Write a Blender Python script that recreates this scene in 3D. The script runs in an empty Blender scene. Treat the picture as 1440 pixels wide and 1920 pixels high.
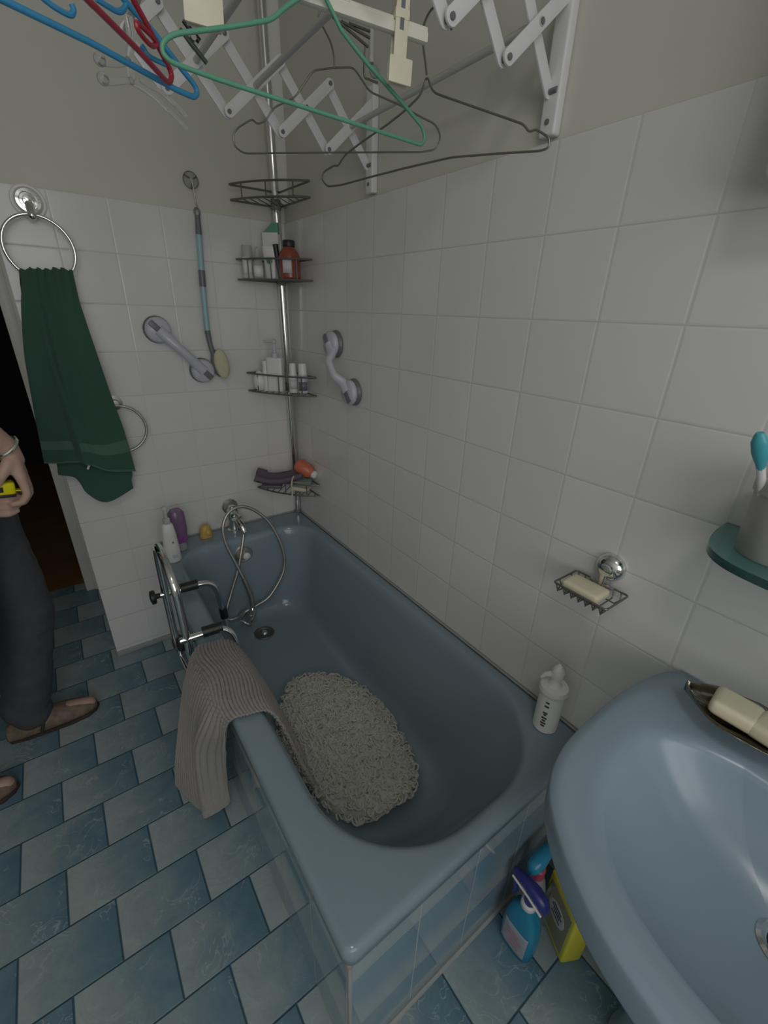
import bpy, bmesh, math, random
from mathutils import Vector, Matrix, noise, Euler
random.seed(7)
LIGHT_E, LAMP_E, EXPO = 72.0, 14.0, -2.02
sc = bpy.context.scene
C = sc.collection
PI = math.pi
V = Vector

# ------------------------------------------------------------------ node helpers
class NT:
    def __init__(s, name):
        s.m = bpy.data.materials.new(name); s.m.use_nodes = True
        s.t = s.m.node_tree; s.bsdf = s.t.nodes['Principled BSDF']
    def node(s, typ, **kw):
        n = s.t.nodes.new(typ)
        for k, v in kw.items(): setattr(n, k, v)
        return n
    def link(s, a, b): s.t.links.new(a, b)
    def put(s, sock, v):
        if hasattr(v, 'is_output') or hasattr(v, 'links'): s.link(v, sock)
        else: sock.default_value = v
    def math(s, op, a, b=0.0, c=0.0, clamp=False):
        n = s.node('ShaderNodeMath', operation=op, use_clamp=clamp)
        s.put(n.inputs[0], a); s.put(n.inputs[1], b); s.put(n.inputs[2], c)
        return n.outputs[0]
    def mix(s, f, a, b):
        n = s.node('ShaderNodeMix', data_type='RGBA')
        s.put(n.inputs[0], f)
        s.put(n.inputs[6], a if hasattr(a, 'links') else (*a, 1)); s.put(n.inputs[7], b if hasattr(b, 'links') else (*b, 1))
        return n.outputs[2]
    def pos(s):
        return s.node('ShaderNodeTexCoord').outputs['Object']
    def xyz(s, v):
        n = s.node('ShaderNodeSeparateXYZ'); s.link(v, n.inputs[0]); return n.outputs
    def noise(s, scale, detail=3.0, rough=.5, dist=0.0, vec=None):
        n = s.node('ShaderNodeTexNoise'); n.inputs['Scale'].default_value = scale
        n.inputs['Detail'].default_value = detail; n.inputs['Roughness'].default_value = rough
        n.inputs['Distortion'].default_value = dist
        s.link(vec or s.pos(), n.inputs['Vector']); return n.outputs[0]
    def smooth(s, v, a, b):
        n = s.node('ShaderNodeMapRange', interpolation_type='SMOOTHSTEP')
        s.put(n.inputs[0], v); n.inputs[1].default_value = a; n.inputs[2].default_value = b
        return n.outputs[0]
    def bump(s, h, strength=.3, dist=.002):
        n = s.node('ShaderNodeBump'); n.inputs['Strength'].default_value = strength
        n.inputs['Distance'].default_value = dist; s.link(h, n.inputs['Height'])
        s.link(n.outputs[0], s.bsdf.inputs['Normal'])
    def base(s, c, rough=.5, metal=0.0, **kw):
        b = s.bsdf.inputs
        if hasattr(c, 'links'): s.link(c, b['Base Color'])
        else: b['Base Color'].default_value = (*c, 1)
        s.put(b['Roughness'], rough); b['Metallic'].default_value = metal
        for k, v in kw.items(): s.put(b[k.replace('_', ' ')], v)
        return s.m

def M(name, c, rough=.45, metal=0.0, var=.06, scale=30, bump=0, **kw):
    n = NT(name)
    f = n.noise(scale)
    lo = tuple(max(0, x*(1-var)) for x in c); hi = tuple(min(1, x*(1+var)) for x in c)
    col = n.mix(f, lo, hi)
    if bump: n.bump(n.noise(scale*8, 4), bump, .002)
    return n.base(col, rough, metal, **kw)

def tile_mat(name, axis, u0, uw, v0, vw):
    n = NT(name)
    x, y, z = n.xyz(n.pos())
    a = x if axis == 'x' else y
    u = n.math('DIVIDE', n.math('SUBTRACT', a, u0), uw)
    v = n.math('DIVIDE', n.math('SUBTRACT', z, v0), vw)
    du = n.math('MULTIPLY', n.math('ABSOLUTE', n.math('SUBTRACT', u, n.math('ROUND', u))), uw)
    dv = n.math('MULTIPLY', n.math('ABSOLUTE', n.math('SUBTRACT', v, n.math('ROUND', v))), vw)
    d = n.math('MINIMUM', du, dv)
    g = n.smooth(d, .0008, .0016)
    g2 = n.smooth(dv, .0006, .0015)
    h = n.smooth(d, .0004, .0045)
    cell = n.node('ShaderNodeTexWhiteNoise', noise_dimensions='2D')
    cmb = n.node('ShaderNodeCombineXYZ'); n.link(n.math('FLOOR', u), cmb.inputs[0]); n.link(n.math('FLOOR', v), cmb.inputs[1])
    n.link(cmb.outputs[0], cell.inputs['Vector'])
    t = n.mix(cell.outputs[0], (.70, .70, .685), (.745, .745, .735))
    t = n.mix(n.math('MULTIPLY', n.noise(9, 4), .25), t, (.66, .655, .64))
    c = n.mix(g, (.64, .64, .62), t)
    c = n.mix(n.math('MULTIPLY', n.math('SUBTRACT', 1, g2), .6), c, (.50, .50, .47))
    n.bump(n.math('ADD', h, n.math('MULTIPLY', n.noise(6, 2), .25)), .25, .0022)
    return n.base(c, n.mix(g, (.55,)*3, (.17,)*3), Specular_IOR_Level=.45)

def blue_tile_mat(name, axis, u0, uw, v0, vw):
    n = NT(name)
    x, y, z = n.xyz(n.pos())
    a = x if axis == 'x' else y
    u = n.math('DIVIDE', n.math('SUBTRACT', a, u0), uw)
    v = n.math('DIVIDE', n.math('SUBTRACT', z, v0), vw)
    du = n.math('MULTIPLY', n.math('ABSOLUTE', n.math('SUBTRACT', u, n.math('ROUND', u))), uw)
    dv = n.math('MULTIPLY', n.math('ABSOLUTE', n.math('SUBTRACT', v, n.math('ROUND', v))), vw)
    d = n.math('MINIMUM', du, dv)
    g = n.smooth(d, .0007, .0016)
    fv = n.math('FRACT', v)
    f = n.math('ADD', n.smooth(fv, .05, .75), n.math('MULTIPLY', n.math('SUBTRACT', n.noise(7, 4), .5), .7), clamp=True)
    t = n.mix(f, (.36, .43, .45), (.20, .31, .38))
    c = n.mix(g, (.55, .56, .55), t)
    n.bump(n.smooth(d, .0004, .003), .3, .002)
    return n.base(c, .07, Specular_IOR_Level=.6)

def floor_mat():
    n = NT('blue_stone_vinyl')
    x, y, z = n.xyz(n.pos())
    row = n.math('DIVIDE', n.math('ADD', y, .671), .1463)
    rf = n.math('FLOOR', row)
    u = n.math('SUBTRACT', n.math('DIVIDE', n.math('ADD', x, 1.009), .198), n.math('MULTIPLY', n.math('ADD', rf, 1), .5))
    fu = n.math('FRACT', u); fv = n.math('FRACT', row)
    du = n.math('MULTIPLY', n.math('ABSOLUTE', n.math('SUBTRACT', u, n.math('ROUND', u))), .198)
    dv = n.math('MULTIPLY', n.math('ABSOLUTE', n.math('SUBTRACT', row, n.math('ROUND', row))), .1463)
    d = n.math('MINIMUM', du, dv)
    g = n.smooth(d, .0006, .0032)
    wn = n.node('ShaderNodeTexWhiteNoise', noise_dimensions='2D')
    cmb = n.node('ShaderNodeCombineXYZ'); n.link(n.math('FLOOR', u), cmb.inputs[0]); n.link(rf, cmb.inputs[1])
    n.link(cmb.outputs[0], wn.inputs['Vector'])
    big = n.noise(11, 5, .6, .8)
    f = n.math('ADD', n.math('ADD', fu, n.math('MULTIPLY', n.math('SUBTRACT', big, .5), .9)), n.math('MULTIPLY', n.math('SUBTRACT', wn.outputs[0], .5), .22), clamp=True)
    r = n.node('ShaderNodeValToRGB'); n.link(f, r.inputs[0])
    e = r.color_ramp.elements
    e[0].position = .02; e[0].color = (.39, .46, .46, 1); e[1].position = 1; e[1].color = (.10, .20, .265, 1)
    k = e.new(.38); k.color = (.27, .355, .38, 1)
    k = e.new(.7); k.color = (.165, .275, .33, 1)
    fine = n.noise(60, 5, .65)
    c = n.mix(n.math('MULTIPLY', fine, .35), r.outputs[0], (.16, .22, .24))
    # raised slate veins printed and embossed
    vn = n.node('ShaderNodeTexNoise'); vn.inputs['Scale'].default_value = 16; vn.inputs['Detail'].default_value = 3
    vn.inputs['Distortion'].default_value = 1.2; n.link(n.pos(), vn.inputs['Vector'])
    vein = n.math('SUBTRACT', 1, n.smooth(n.math('ABSOLUTE', n.math('SUBTRACT', vn.outputs[0], .56)), 0.0, .02))
    brk = n.smooth(n.noise(8, 2), .44, .56)
    vein = n.math('MULTIPLY', vein, brk)
    c = n.mix(n.math('MULTIPLY', vein, .6), c, (.42, .49, .51))
    c = n.mix(g, (.045, .10, .13), c)
    hh = n.math('ADD', n.math('ADD', n.math('MULTIPLY', g, .8), n.math('MULTIPLY', vn.outputs[0], 1.1)), n.math('MULTIPLY', fine, .25))
    n.bump(hh, .6, .0035)
    return n.base(c, .38, Specular_IOR_Level=.35)

MT = {}
MT['tile_r'] = tile_mat('white_tile_right', 'y', -.4594, .1485, 1.389, .15)
MT['tile_b'] = tile_mat('white_tile_back', 'x', -.7421, .1521, 1.6886, .15)
MT['paint'] = M('beige_wall_paint', (.63, .63, .555), .8, var=.03, scale=5, bump=.06)
MT['white_paint'] = M('white_gloss_paint', (.78, .77, .73), .35, var=.03)
MT['floor'] = floor_mat()
MT['bath'] = M('blue_enamel', (.245, .325, .374), .16, var=.03, scale=6, Specular_IOR_Level=.55)
MT['basin'] = M('blue_ceramic', (.275, .37, .44), .24, var=.03, scale=6, Specular_IOR_Level=.55)
MT['panel_end'] = blue_tile_mat('blue_tile_end', 'x', -.661, .156, .148, .206)
MT['panel_side'] = blue_tile_mat('blue_tile_side', 'y', -1.556, .156, .148, .206)
MT['chrome'] = M('chrome', (.78, .78, .77), .1, 1.0, var=.02)
MT['steel'] = M('brushed_steel', (.55, .54, .50), .42, 1.0, var=.08, scale=60)
MT['cupmetal'] = M('satin_cup_metal', (.50, .49, .45), .42, .35, var=.04)
MT['tarnish'] = M('tarnished_silver', (.30, .28, .24), .22, 1.0, var=.6, scale=70)
MT['label_b'] = M('pale_blue_label', (.33, .37, .41), .5, var=.2)
MT['wire'] = M('dull_wire', (.22, .215, .19), .38, .8, var=.1, scale=80)
MT['black'] = M('black_plastic', (.018, .018, .018), .4)
MT['white'] = M('white_plastic', (.78, .78, .76), .35, var=.02)
MT['rack'] = M('white_enamel_rack', (.74, .74, .74), .32, var=.02)
MT['rail'] = M('rail_plastic', (.55, .55, .52), .4, var=.03)
MT['cream'] = M('cream_plastic', (.72, .68, .52), .4, var=.03)
MT['grey'] = M('grey_plastic', (.16, .165, .18), .35)
MT['lgrey'] = M('lilac_grey_plastic', (.56, .56, .62), .25)
MT['blue'] = M('blue_plastic', (.05, .30, .55), .3)
MT['red'] = M('red_plastic', (.42, .03, .06), .3)
MT['green'] = M('green_plastic', (.12, .36, .24), .35)
MT['teal'] = M('pale_teal_plastic', (.33, .52, .56), .35)
MT['soap'] = M('cream_soap', (.78, .72, .52), .45, var=.05, scale=20)
MT['sponge'] = M('pale_yellow_sponge', (.60, .59, .40), .9, var=.12, scale=90, bump=.3)
MT['yellow'] = M('yellow_plastic', (.66, .61, .05), .35)
MT['mustard'] = M('mustard_plastic', (.58, .40, .10), .4)
MT['navy'] = M('navy_plastic', (.03, .04, .22), .3)
MT['cyan'] = M('cyan_plastic', (.02, .24, .40), .25)
MT['pink'] = M('pink_plastic', (.60, .08, .16), .35)
MT['label'] = M('pale_label', (.62, .62, .63), .5, var=.1)
MT['print'] = M('dark_print', (.06, .06, .07), .6)
MT['violet'] = M('violet_liquid', (.30, .10, .34), .2, var=.25, scale=40)
MT['amber'] = M('red_brown_liquid', (.27, .065, .04), .2, var=.1)
MT['coral'] = M('coral_plastic', (.62, .16, .09), .35)
MT['mauve'] = M('mauve_cloth', (.15, .11, .15), .9, bump=.3)
MT['palegreen'] = M('grey_green_sponge', (.30, .36, .33), .9, bump=.3)
MT['cord'] = M('cream_cord', (.6, .55, .42), .8)
MT['skin'] = M('skin', (.50, .335, .265), .5, var=.1, scale=25, Subsurface_Weight=.0)
MT['trouser'] = M('charcoal_cloth', (.075, .076, .085), .9, var=.15, scale=60, bump=.2)
MT['shirt'] = M('dark_shirt', (.05, .05, .06), .9, bump=.2)
MT['hair'] = M('grey_hair', (.25, .23, .21), .6, var=.3, scale=120)
MT['shoe'] = M('brown_patterned_fabric', (.20, .15, .11), .7, var=.75, scale=45, bump=.2)
MT['sole'] = M('dark_sole', (.05, .035, .03), .6)
MT['gtowel'] = M('dark_green_terry', (.042, .115, .085), .95, var=.14, scale=300, bump=.6, Sheen_Weight=.1)
MT['gband'] = M('dark_green_band', (.075, .155, .12), .85, var=.1, scale=300)
MT['rtowel'] = M('grey_ribbed_cotton', (.33, .315, .295), .95, var=.12, scale=250, bump=.5)
MT['mat'] = M('grey_loop_mat', (.60, .59, .53), .8, var=.14, scale=60)
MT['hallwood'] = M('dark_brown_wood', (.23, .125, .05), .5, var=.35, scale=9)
MT['hallshade'] = M('hall_wall_painted_shade', (.02, .018, .02), .9)  # near-black colour puts the unlit hall's darkness into its walls
MT['grout_stain'] = M('rusty_sealant', (.34, .25, .18), .8, var=.3)
MT['sealant'] = M('grey_sealant', (.34, .36, .35), .6)
MT['teal_b'] = M('turquoise_plastic', (.08, .42, .50), .3)
MT['cyan2'] = M('turquoise_head_plastic', (.03, .30, .48), .25)
MT['label_y'] = M('olive_label', (.30, .30, .20), .5, var=.15)
MT['cream2'] = M('off_white_plastic', (.76, .74, .64), .35, var=.03)
MT['darkgreen'] = M('dark_green_plastic', (.07, .085, .07), .4)
MT['label_pink'] = M('faded_pink_print', (.42, .26, .31), .6, var=.2)
MT['yellow2'] = M('vivid_yellow_plastic', (.72, .66, .0), .35)
def opal_mat():
    n = NT('opal_lit_shade'); n.bsdf.inputs['Emission Color'].default_value = (1, .97, .92, 1); n.bsdf.inputs['Emission Strength'].default_value = 6
    return n.base(n.mix(n.noise(5), (.8, .8, .78), (.84, .84, .82)), .3)
MT['opal'] = opal_mat()
def glass_mat():
    n = NT('green_glass')
    return n.base(n.mix(n.noise(4), (.18, .42, .40), (.24, .50, .47)), .04, Transmission_Weight=.85, IOR=1.45)
MT['glass'] = glass_mat()
def clear_mat(name, c, tr=.9, rough=.08):
    n = NT(name)
    return n.base(n.mix(n.noise(8), c, tuple(min(1, x*1.05) for x in c)), rough, Transmission_Weight=tr, IOR=1.25)
MT['clear'] = clear_mat('clear_plastic', (.86, .87, .86))
MT['frost'] = clear_mat('frosted_plastic', (.75, .76, .76), .6, .35)

# ------------------------------------------------------------------ mesh helpers
def catmull(P, n, closed=False):
    P = [V(p) for p in P]; N = len(P); out = []
    segs = N if closed else N-1
    for i in range(segs):
        if closed: p0, p1, p2, p3 = P[(i-1) % N], P[i], P[(i+1) % N], P[(i+2) % N]
        else: p0, p1, p2, p3 = P[max(i-1, 0)], P[i], P[i+1], P[min(i+2, N-1)]
        for k in range(n):
            t = k/n
            out.append(.5*((2*p1)+(-p0+p2)*t+(2*p0-5*p1+4*p2-p3)*t*t+(-p0+3*p1-3*p2+p3)*t**3))
    if not closed: out.append(P[-1])
    return out

def fillet(P, r, n=5, closed=False):
    """round the corners of a polyline"""
    P = [V(p) for p in P]; N = len(P); out = []
    for i in range(N):
        if not closed and i in (0, N-1): out.append(P[i]); continue
        a, b, c = P[i-1], P[i], P[(i+1) % N]
        d1 = (a-b); d2 = (c-b); l = min(r, d1.length*.48, d2.length*.48)
        s = b+d1.normalized()*l; e = b+d2.normalized()*l
        for k in range(n+1):
            t = k/n; out.append(s*(1-t)**2+b*2*t*(1-t)+e*t*t)
    return out

class MB:
    def __init__(s): s.bm = bmesh.new(); s.mi = 0
    def _tag(s, faces):
        for f in faces: f.material_index = s.mi; f.smooth = True
    def box(s, c, size, rot=None, bev=0.0, seg=2):
        r = bmesh.ops.create_cube(s.bm, size=1)
        vs = r['verts']
        m = Matrix.Translation(V(c)) @ (rot.to_matrix().to_4x4() if rot else Matrix()) @ Matrix.Diagonal((*size, 1))
        bmesh.ops.transform(s.bm, matrix=m, verts=vs)
        fs = list({f for v in vs for f in v.link_faces})
        if bev:
            es = list({e for v in vs for e in v.link_edges})
            rr = bmesh.ops.bevel(s.bm, geom=es, offset=bev, segments=seg, affect='EDGES', profile=.6)
            fs = [f for f in fs if f.is_valid]+rr['faces']
        s._tag(fs); return s
    def tube(s, path, r, seg=10, closed=False, cap=True, flat=None):
        """r: number or list per point; flat: (aspect, up vector) squashes the section"""
        P = [V(p) for p in path]; N = len(P)
        rr = r if isinstance(r, (list, tuple)) else [r]*N
        if len(rr) != N:
            rr = [rr[min(len(rr)-1, int(i*(len(rr)-1)/(N-1)))]*(1-((i*(len(rr)-1)/(N-1)) % 1))+rr[min(len(rr)-1, int(i*(len(rr)-1)/(N-1))+1)]*((i*(len(rr)-1)/(N-1)) % 1) for i in range(N)]
        T = []
        for i in range(N):
            if closed: t = P[(i+1) % N]-P[i-1]
            else: t = P[min(i+1, N-1)]-P[max(i-1, 0)]
            T.append(t.normalized() if t.length > 1e-9 else V((0, 0, 1)))
        up = V(flat[1]) if flat else (V((0, 0, 1)) if abs(T[0].z) < .9 else V((1, 0, 0)))
        rings = []; nrm = (up-T[0]*up.dot(T[0])).normalized()
        for i in range(N):
            if flat: nrm = (up-T[i]*up.dot(T[i])).normalized()
            else:
                nrm = nrm-T[i]*nrm.dot(T[i])
                nrm = nrm.normalized() if nrm.length > 1e-6 else T[i].orthogonal().normalized()
            b = T[i].cross(nrm); asp = flat[0] if flat else 1
            rings.append([s.bm.verts.new(P[i]+(nrm*math.cos(2*PI*k/seg)*asp+b*math.sin(2*PI*k/seg))*rr[i]) for k in range(seg)])
        fs = []
        for i in range(N if closed else N-1):
            A, B = rings[i], rings[(i+1) % N]
            for k in range(seg): fs.append(s.bm.faces.new((A[k], A[(k+1) % seg], B[(k+1) % seg], B[k])))
        if cap and not closed:
            fs.append(s.bm.faces.new(rings[0][::-1])); fs.append(s.bm.faces.new(rings[-1]))
        s._tag(fs); return s
    def lathe(s, prof, origin=(0, 0, 0), axis=(0, 0, 1), seg=32, sx=1.0, sy=1.0, cap=True, spin=0):
        """prof: [(r, h)] along the axis from origin"""
        q = V((0, 0, 1)).rotation_difference(V(axis).normalized()).to_matrix().to_4x4() @ Matrix.Rotation(spin, 4, 'Z')
        mt = Matrix.Translation(V(origin)) @ q
        rings = [[s.bm.verts.new(mt @ V((r*math.cos(2*PI*k/seg)*sx, r*math.sin(2*PI*k/seg)*sy, h))) for k in range(seg)] for r, h in prof]
        fs = []
        for A, B in zip(rings, rings[1:]):
            for k in range(seg): fs.append(s.bm.faces.new((A[k], A[(k+1) % seg], B[(k+1) % seg], B[k])))
        if cap:
            fs.append(s.bm.faces.new(rings[0][::-1])); fs.append(s.bm.faces.new(rings[-1]))
        s._tag(fs); return s
    def loft(s, rings, cap0=False, cap1=False):
        R = [[s.bm.verts.new(V(p)) for p in r] for r in rings]; fs = []; n = len(R[0])
        for A, B in zip(R, R[1:]):
            for k in range(n): fs.append(s.bm.faces.new((A[k], A[(k+1) % n], B[(k+1) % n], B[k])))
        if cap0: fs.append(s.bm.faces.new(R[0][::-1]))
        if cap1: fs.append(s.bm.faces.new(R[-1]))
        s._tag(fs); return s
    def prism(s, poly, axis, d0, d1, bev=0.0):
        """poly of 2D points extruded along axis between d0 and d1"""
        def p3(p, d): return {'x': (d, p[0], p[1]), 'y': (p[0], d, p[1]), 'z': (p[0], p[1], d)}[axis]
        A = [s.bm.verts.new(p3(p, d0)) for p in poly]; B = [s.bm.verts.new(p3(p, d1)) for p in poly]; n = len(poly)
        fs = [s.bm.faces.new((A[k], A[(k+1) % n], B[(k+1) % n], B[k])) for k in range(n)]
        fs += [s.bm.faces.new(A[::-1]), s.bm.faces.new(B)]
        if bev:
            es = list({e for f in fs[-2:] for e in f.edges})
            rr = bmesh.ops.bevel(s.bm, geom=es, offset=bev, segments=2, affect='EDGES', profile=.6)
            fs = [f for f in fs if f.is_valid]+rr['faces']
        s._tag(fs); return s
    def quad(s, pts):
        f = s.bm.faces.new([s.bm.verts.new(V(p)) for p in pts]); s._tag([f]); f.smooth = False; return s
    def grid(s, fn, nu, nv):
        """fn(u,v)->point, u,v in 0..1"""
        g = [[s.bm.verts.new(V(fn(i/nu, j/nv))) for i in range(nu+1)] for j in range(nv+1)]
        fs = [s.bm.faces.new((g[j][i], g[j][i+1], g[j+1][i+1], g[j+1][i])) for j in range(nv) for i in range(nu)]
        s._tag(fs); return s
    def ball(s, c, r, sx=1, sy=1, sz=1, rot=None, seg=20):
        q = bmesh.ops.create_uvsphere(s.bm, u_segments=seg, v_segments=seg//2, radius=1)
        m = Matrix.Translation(V(c)) @ (rot.to_matrix().to_4x4() if rot else Matrix()) @ Matrix.Diagonal((r*sx, r*sy, r*sz, 1))
        bmesh.ops.transform(s.bm, matrix=m, verts=q['verts'])
        s._tag(list({f for v in q['verts'] for f in v.link_faces})); return s
    def build(s, name, mats, parent=None, loc=None, sharp=40, recalc=True):
        if recalc: bmesh.ops.recalc_face_normals(s.bm, faces=s.bm.faces)
        me = bpy.data.meshes.new(name); s.bm.to_mesh(me); s.bm.free()
        for m in (mats if isinstance(mats, (list, tuple)) else [mats]): me.materials.append(MT[m])
        if sharp:
            try: me.set_sharp_from_angle(angle=math.radians(sharp))
            except Exception: pass
        o = bpy.data.objects.new(name, me); C.objects.link(o)
        if parent:
            o.parent = parent
            o.matrix_parent_inverse = Matrix.Translation(-parent.location)
        return o

def tag(o, label, cat, group=None, kind=None):
    o['label'] = label; o['category'] = cat
    if group: o['group'] = group
    if kind: o['kind'] = kind
    return o
def thing(name, label, cat, loc, group=None):
    o = bpy.data.objects.new(name, None); C.objects.link(o)
    o.location = loc; o.empty_display_size = .05
    return tag(o, label, cat, group)
def struct(o):
    o['kind'] = 'structure'; return o
def solid(o, th, off=0):
    m = o.modifiers.new('thick', 'SOLIDIFY'); m.thickness = th; m.offset = off; return o
def subsurf(o, n=1):
    m = o.modifiers.new('smooth', 'SUBSURF'); m.levels = n; m.render_levels = n; return o
def surf(ctrl):
    """bicubic surface through rows of control points; returns fn(u,v)"""
    rows = len(ctrl); cols = len(ctrl[0])
    def cr(P, t):
        n = len(P)-1; x = min(max(t, 0), 1)*n; i = min(int(x), n-1); f = x-i
        p0, p1, p2, p3 = P[max(i-1, 0)], P[i], P[i+1], P[min(i+2, n)]
        return .5*((2*p1)+(-p0+p2)*f+(2*p0-5*p1+4*p2-p3)*f*f+(-p0+3*p1-3*p2+p3)*f**3)
    K = [[V(p) for p in r] for r in ctrl]
    def fn(u, v): return cr([cr(r, u) for r in K], v)
    return fn
def nz(x, y, z, s=1): return noise.noise(V((x*s, y*s, z*s)))
# ================================================================== the room
RX0, RY0, RY1, CEIL = -2.2, -3.4, .66, 2.45
WX0, WX1, WZ0, WZ1 = -2.1, -.45, .85, 2.3
def wall_faces(name, paint_box, tile_box, tile):
    b = MB(); b.box(*paint_box)
    if tile_box: b.mi = 1; b.box(*tile_box)
    return struct(b.build(name, ['paint', tile] if tile_box else ['paint'], sharp=30))
def bx(x0, x1, y0, y1, z0, z1): return (((x0+x1)/2, (y0+y1)/2, (z0+z1)/2), (x1-x0, y1-y0, z1-z0))
struct(MB().box(*bx(-2.3, .1, -3.5, .72, -.1, 0)).build('floor', 'floor'))
struct(MB().box(*bx(-2.3, .1, -3.5, .8, CEIL, CEIL+.1)).build('ceiling', 'white_paint'))
wall_faces('wall_right', bx(.007, .12, -3.5, .1, 0, CEIL), bx(0, .02, -3.5, .0, 0, 1.689), 'tile_r')
wall_faces('wall_back', bx(-.882, .02, .007, .70, 0, CEIL), bx(-.886, .02, 0, .02, .022, 1.689), 'tile_b')
struct(MB().box(*bx(RX0-.1, RX0, -3.5, .8, 0, CEIL)).build('wall_left', 'white_paint'))
b = MB()
for q in (bx(-2.3, WX0, -3.5, RY0, 0, CEIL), bx(WX1, .02, -3.5, RY0, 0, CEIL), bx(WX0, WX1, -3.5, RY0, 0, WZ0), bx(WX0, WX1, -3.5, RY0, WZ1, CEIL)): b.box(*q)
struct(b.build('wall_front', 'white_paint'))
b = MB(); wm = (WX0+WX1)/2
for q in (bx(WX0, WX0+.05, -3.48, -3.42, WZ0, WZ1), bx(WX1-.05, WX1, -3.48, -3.42, WZ0, WZ1), bx(WX0+.05, WX1-.05, -3.48, -3.42, WZ0, WZ0+.05), bx(WX0+.05, WX1-.05, -3.48, -3.42, WZ1-.05, WZ1), bx(wm-.02, wm+.02, -3.48, -3.42, WZ0+.05, WZ1-.05)): b.box(*q, bev=.006)
w1 = struct(b.build('window_1', 'white_paint'))
# doorway at the far left, white frame, dark hall beyond
b = MB()
for q in (bx(-2.3, -1.72, .66, .78, 0, CEIL), bx(-.955, -.86, .70, .78, 0, CEIL), bx(-1.72, -.955, .66, .78, 2.06, CEIL)): b.box(*q)
struct(b.build('wall_doorway', 'paint'))
b = MB()
b.box(*bx(-.955, -.915, .62, .79, 0, 2.07), bev=.006); b.box(*bx(-.917, -.884, .61, .70, 0, 2.1), bev=.008)
b.box(*bx(-1.75, -1.70, .62, .79, 0, 2.07), bev=.006); b.box(*bx(-1.75, -.915, .62, .79, 2.03, 2.10), bev=.006)
struct(b.build('trim_1', 'white_paint'))
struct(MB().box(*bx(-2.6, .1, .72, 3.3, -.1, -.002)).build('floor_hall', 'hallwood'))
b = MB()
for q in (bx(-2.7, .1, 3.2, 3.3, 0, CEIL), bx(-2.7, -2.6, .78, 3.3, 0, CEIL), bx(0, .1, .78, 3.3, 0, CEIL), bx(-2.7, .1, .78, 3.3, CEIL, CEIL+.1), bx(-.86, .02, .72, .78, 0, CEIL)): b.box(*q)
struct(b.build('wall_hall', 'hallshade'))
# painted pipe boxing in the corner above the tiles; vinyl upstand under the back wall tiles
struct(MB().box(*bx(-.036, .01, -.036, .01, 1.742, CEIL), bev=.012).build('trim_2', 'white_paint'))
struct(MB().box(*bx(-.886, -.66, -.006, .01, 0, .024), bev=.003).build('baseboard_back', 'sealant'))

# ================================================================== bathtub
def rrect(x0, x1, y0, y1, rf, rb, z, n=14):
    """rounded rectangle; rf radius of the two front (low y) corners, rb of the back ones"""
    P = []
    for cx, cy, r, a0 in ((x1-rb, y1-rb, rb, 0), (x0+rb, y1-rb, rb, 90), (x0+rf, y0+rf, rf, 180), (x1-rf, y0+rf, rf, 270)):
        for k in range(n+1):
            a = math.radians(a0+90*k/n); P.append((cx+r*math.cos(a), cy+r*math.sin(a), z))
    # extra vertices along the straight edges
    out = []; N = len(P)
    for i in range(N):
        out.append(P[i])
        if i % (n+1) == n:
            q = P[(i+1) % N]
            for t in (.2, .4, .6, .8): out.append(tuple(P[i][k]*(1-t)+q[k]*t for k in range(3)))
    return out
RIM = .487
tub = thing('bathtub', 'blue enamelled bathtub built in along the white tiled wall', 'bathtub', (-.335, -.78, 0))
O = (-.673, -.003, -1.558, -.003)
I = (-.606, -.043, -1.524, -.128)
def io(d, z, rf=.235, rb=.13): return rrect(I[0]-d, I[1]+d, I[2]-d, I[3]+d, rf+d, rb+d, z)
def oo(d, z): return rrect(O[0]+d, O[1]-d, O[2]+d, O[3]-d, .022-min(d, .015), .008, z)
R = [oo(.004, .446), oo(0, .450), oo(0, .474), oo(.003, .482), oo(.008, .4862), oo(.014, RIM), io(.014, RIM), io(.006, .4862), io(.001, .4835), io(-.004, .478), io(-.010, .466), io(-.016, .445)]
for z, x0, x1, y0, y1, rf, rb in ((.38, -.578, -.070, -1.478, -.150, .225, .125), (.28, -.556, -.092, -1.43, -.172, .215, .12), (.20, -.540, -.108, -1.38, -.188, .20, .115), (.155, -.530, -.118, -1.34, -.2, .19, .11),
                               (.128, -.518, -.13, -1.30, -.212, .18, .10), (.113, -.503, -.145, -1.265, -.228, .165, .09), (.105, -.484, -.164, -1.235, -.248, .15, .075), (.101, -.455, -.19, -1.2, -.28, .12, .06), (.098, -.40, -.25, -1.05, -.45, .06, .05)):
    R.append(rrect(x0, x1, y0, y1, rf, rb, z))
tb = MB().loft(R, cap1=True).build('tub', 'bath', tub, sharp=60)
MB().box(*bx(-.661, -.649, -1.532, -.002, .002, .449)).build('side_panel', 'panel_side', tub)
MB().box(*bx(-.661, -.004, -1.545, -1.533, .002, .449)).build('end_panel', 'panel_end', tub)
b = MB(); b.box(*bx(-.6635, -.656, -1.5475, -1.540, .002, .448), bev=.002)
b.build('corner_trim', 'sealant', tub)['label'] = 'pale vertical trim on the front corner'
b = MB(); b.tube([(-.66, -1.549, .004), (-.5, -1.549, .004), (-.3, -1.5495, .004), (-.05, -1.549, .004)], .006, 8)
b.tube([(-.006, -1.555, .489), (-.004, -.01, .489)], .003, 6); b.tube([(-.66, -.004, .489), (-.02, -.004, .489)], .003, 6)
b.build('sealant', 'sealant', tub)['label'] = 'thin line of grey sealant'
b = MB(); b.ball((-.6625, -1.5475, .438), .007, .9, .9, 1.2); b.tube([(-.6625, -1.5475, .442), (-.651, -1.5485, .447), (-.64, -1.548, .449)], [.004, .004, .002], 8)
b.build('rust_stain', 'grout_stain', tub)
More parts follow.
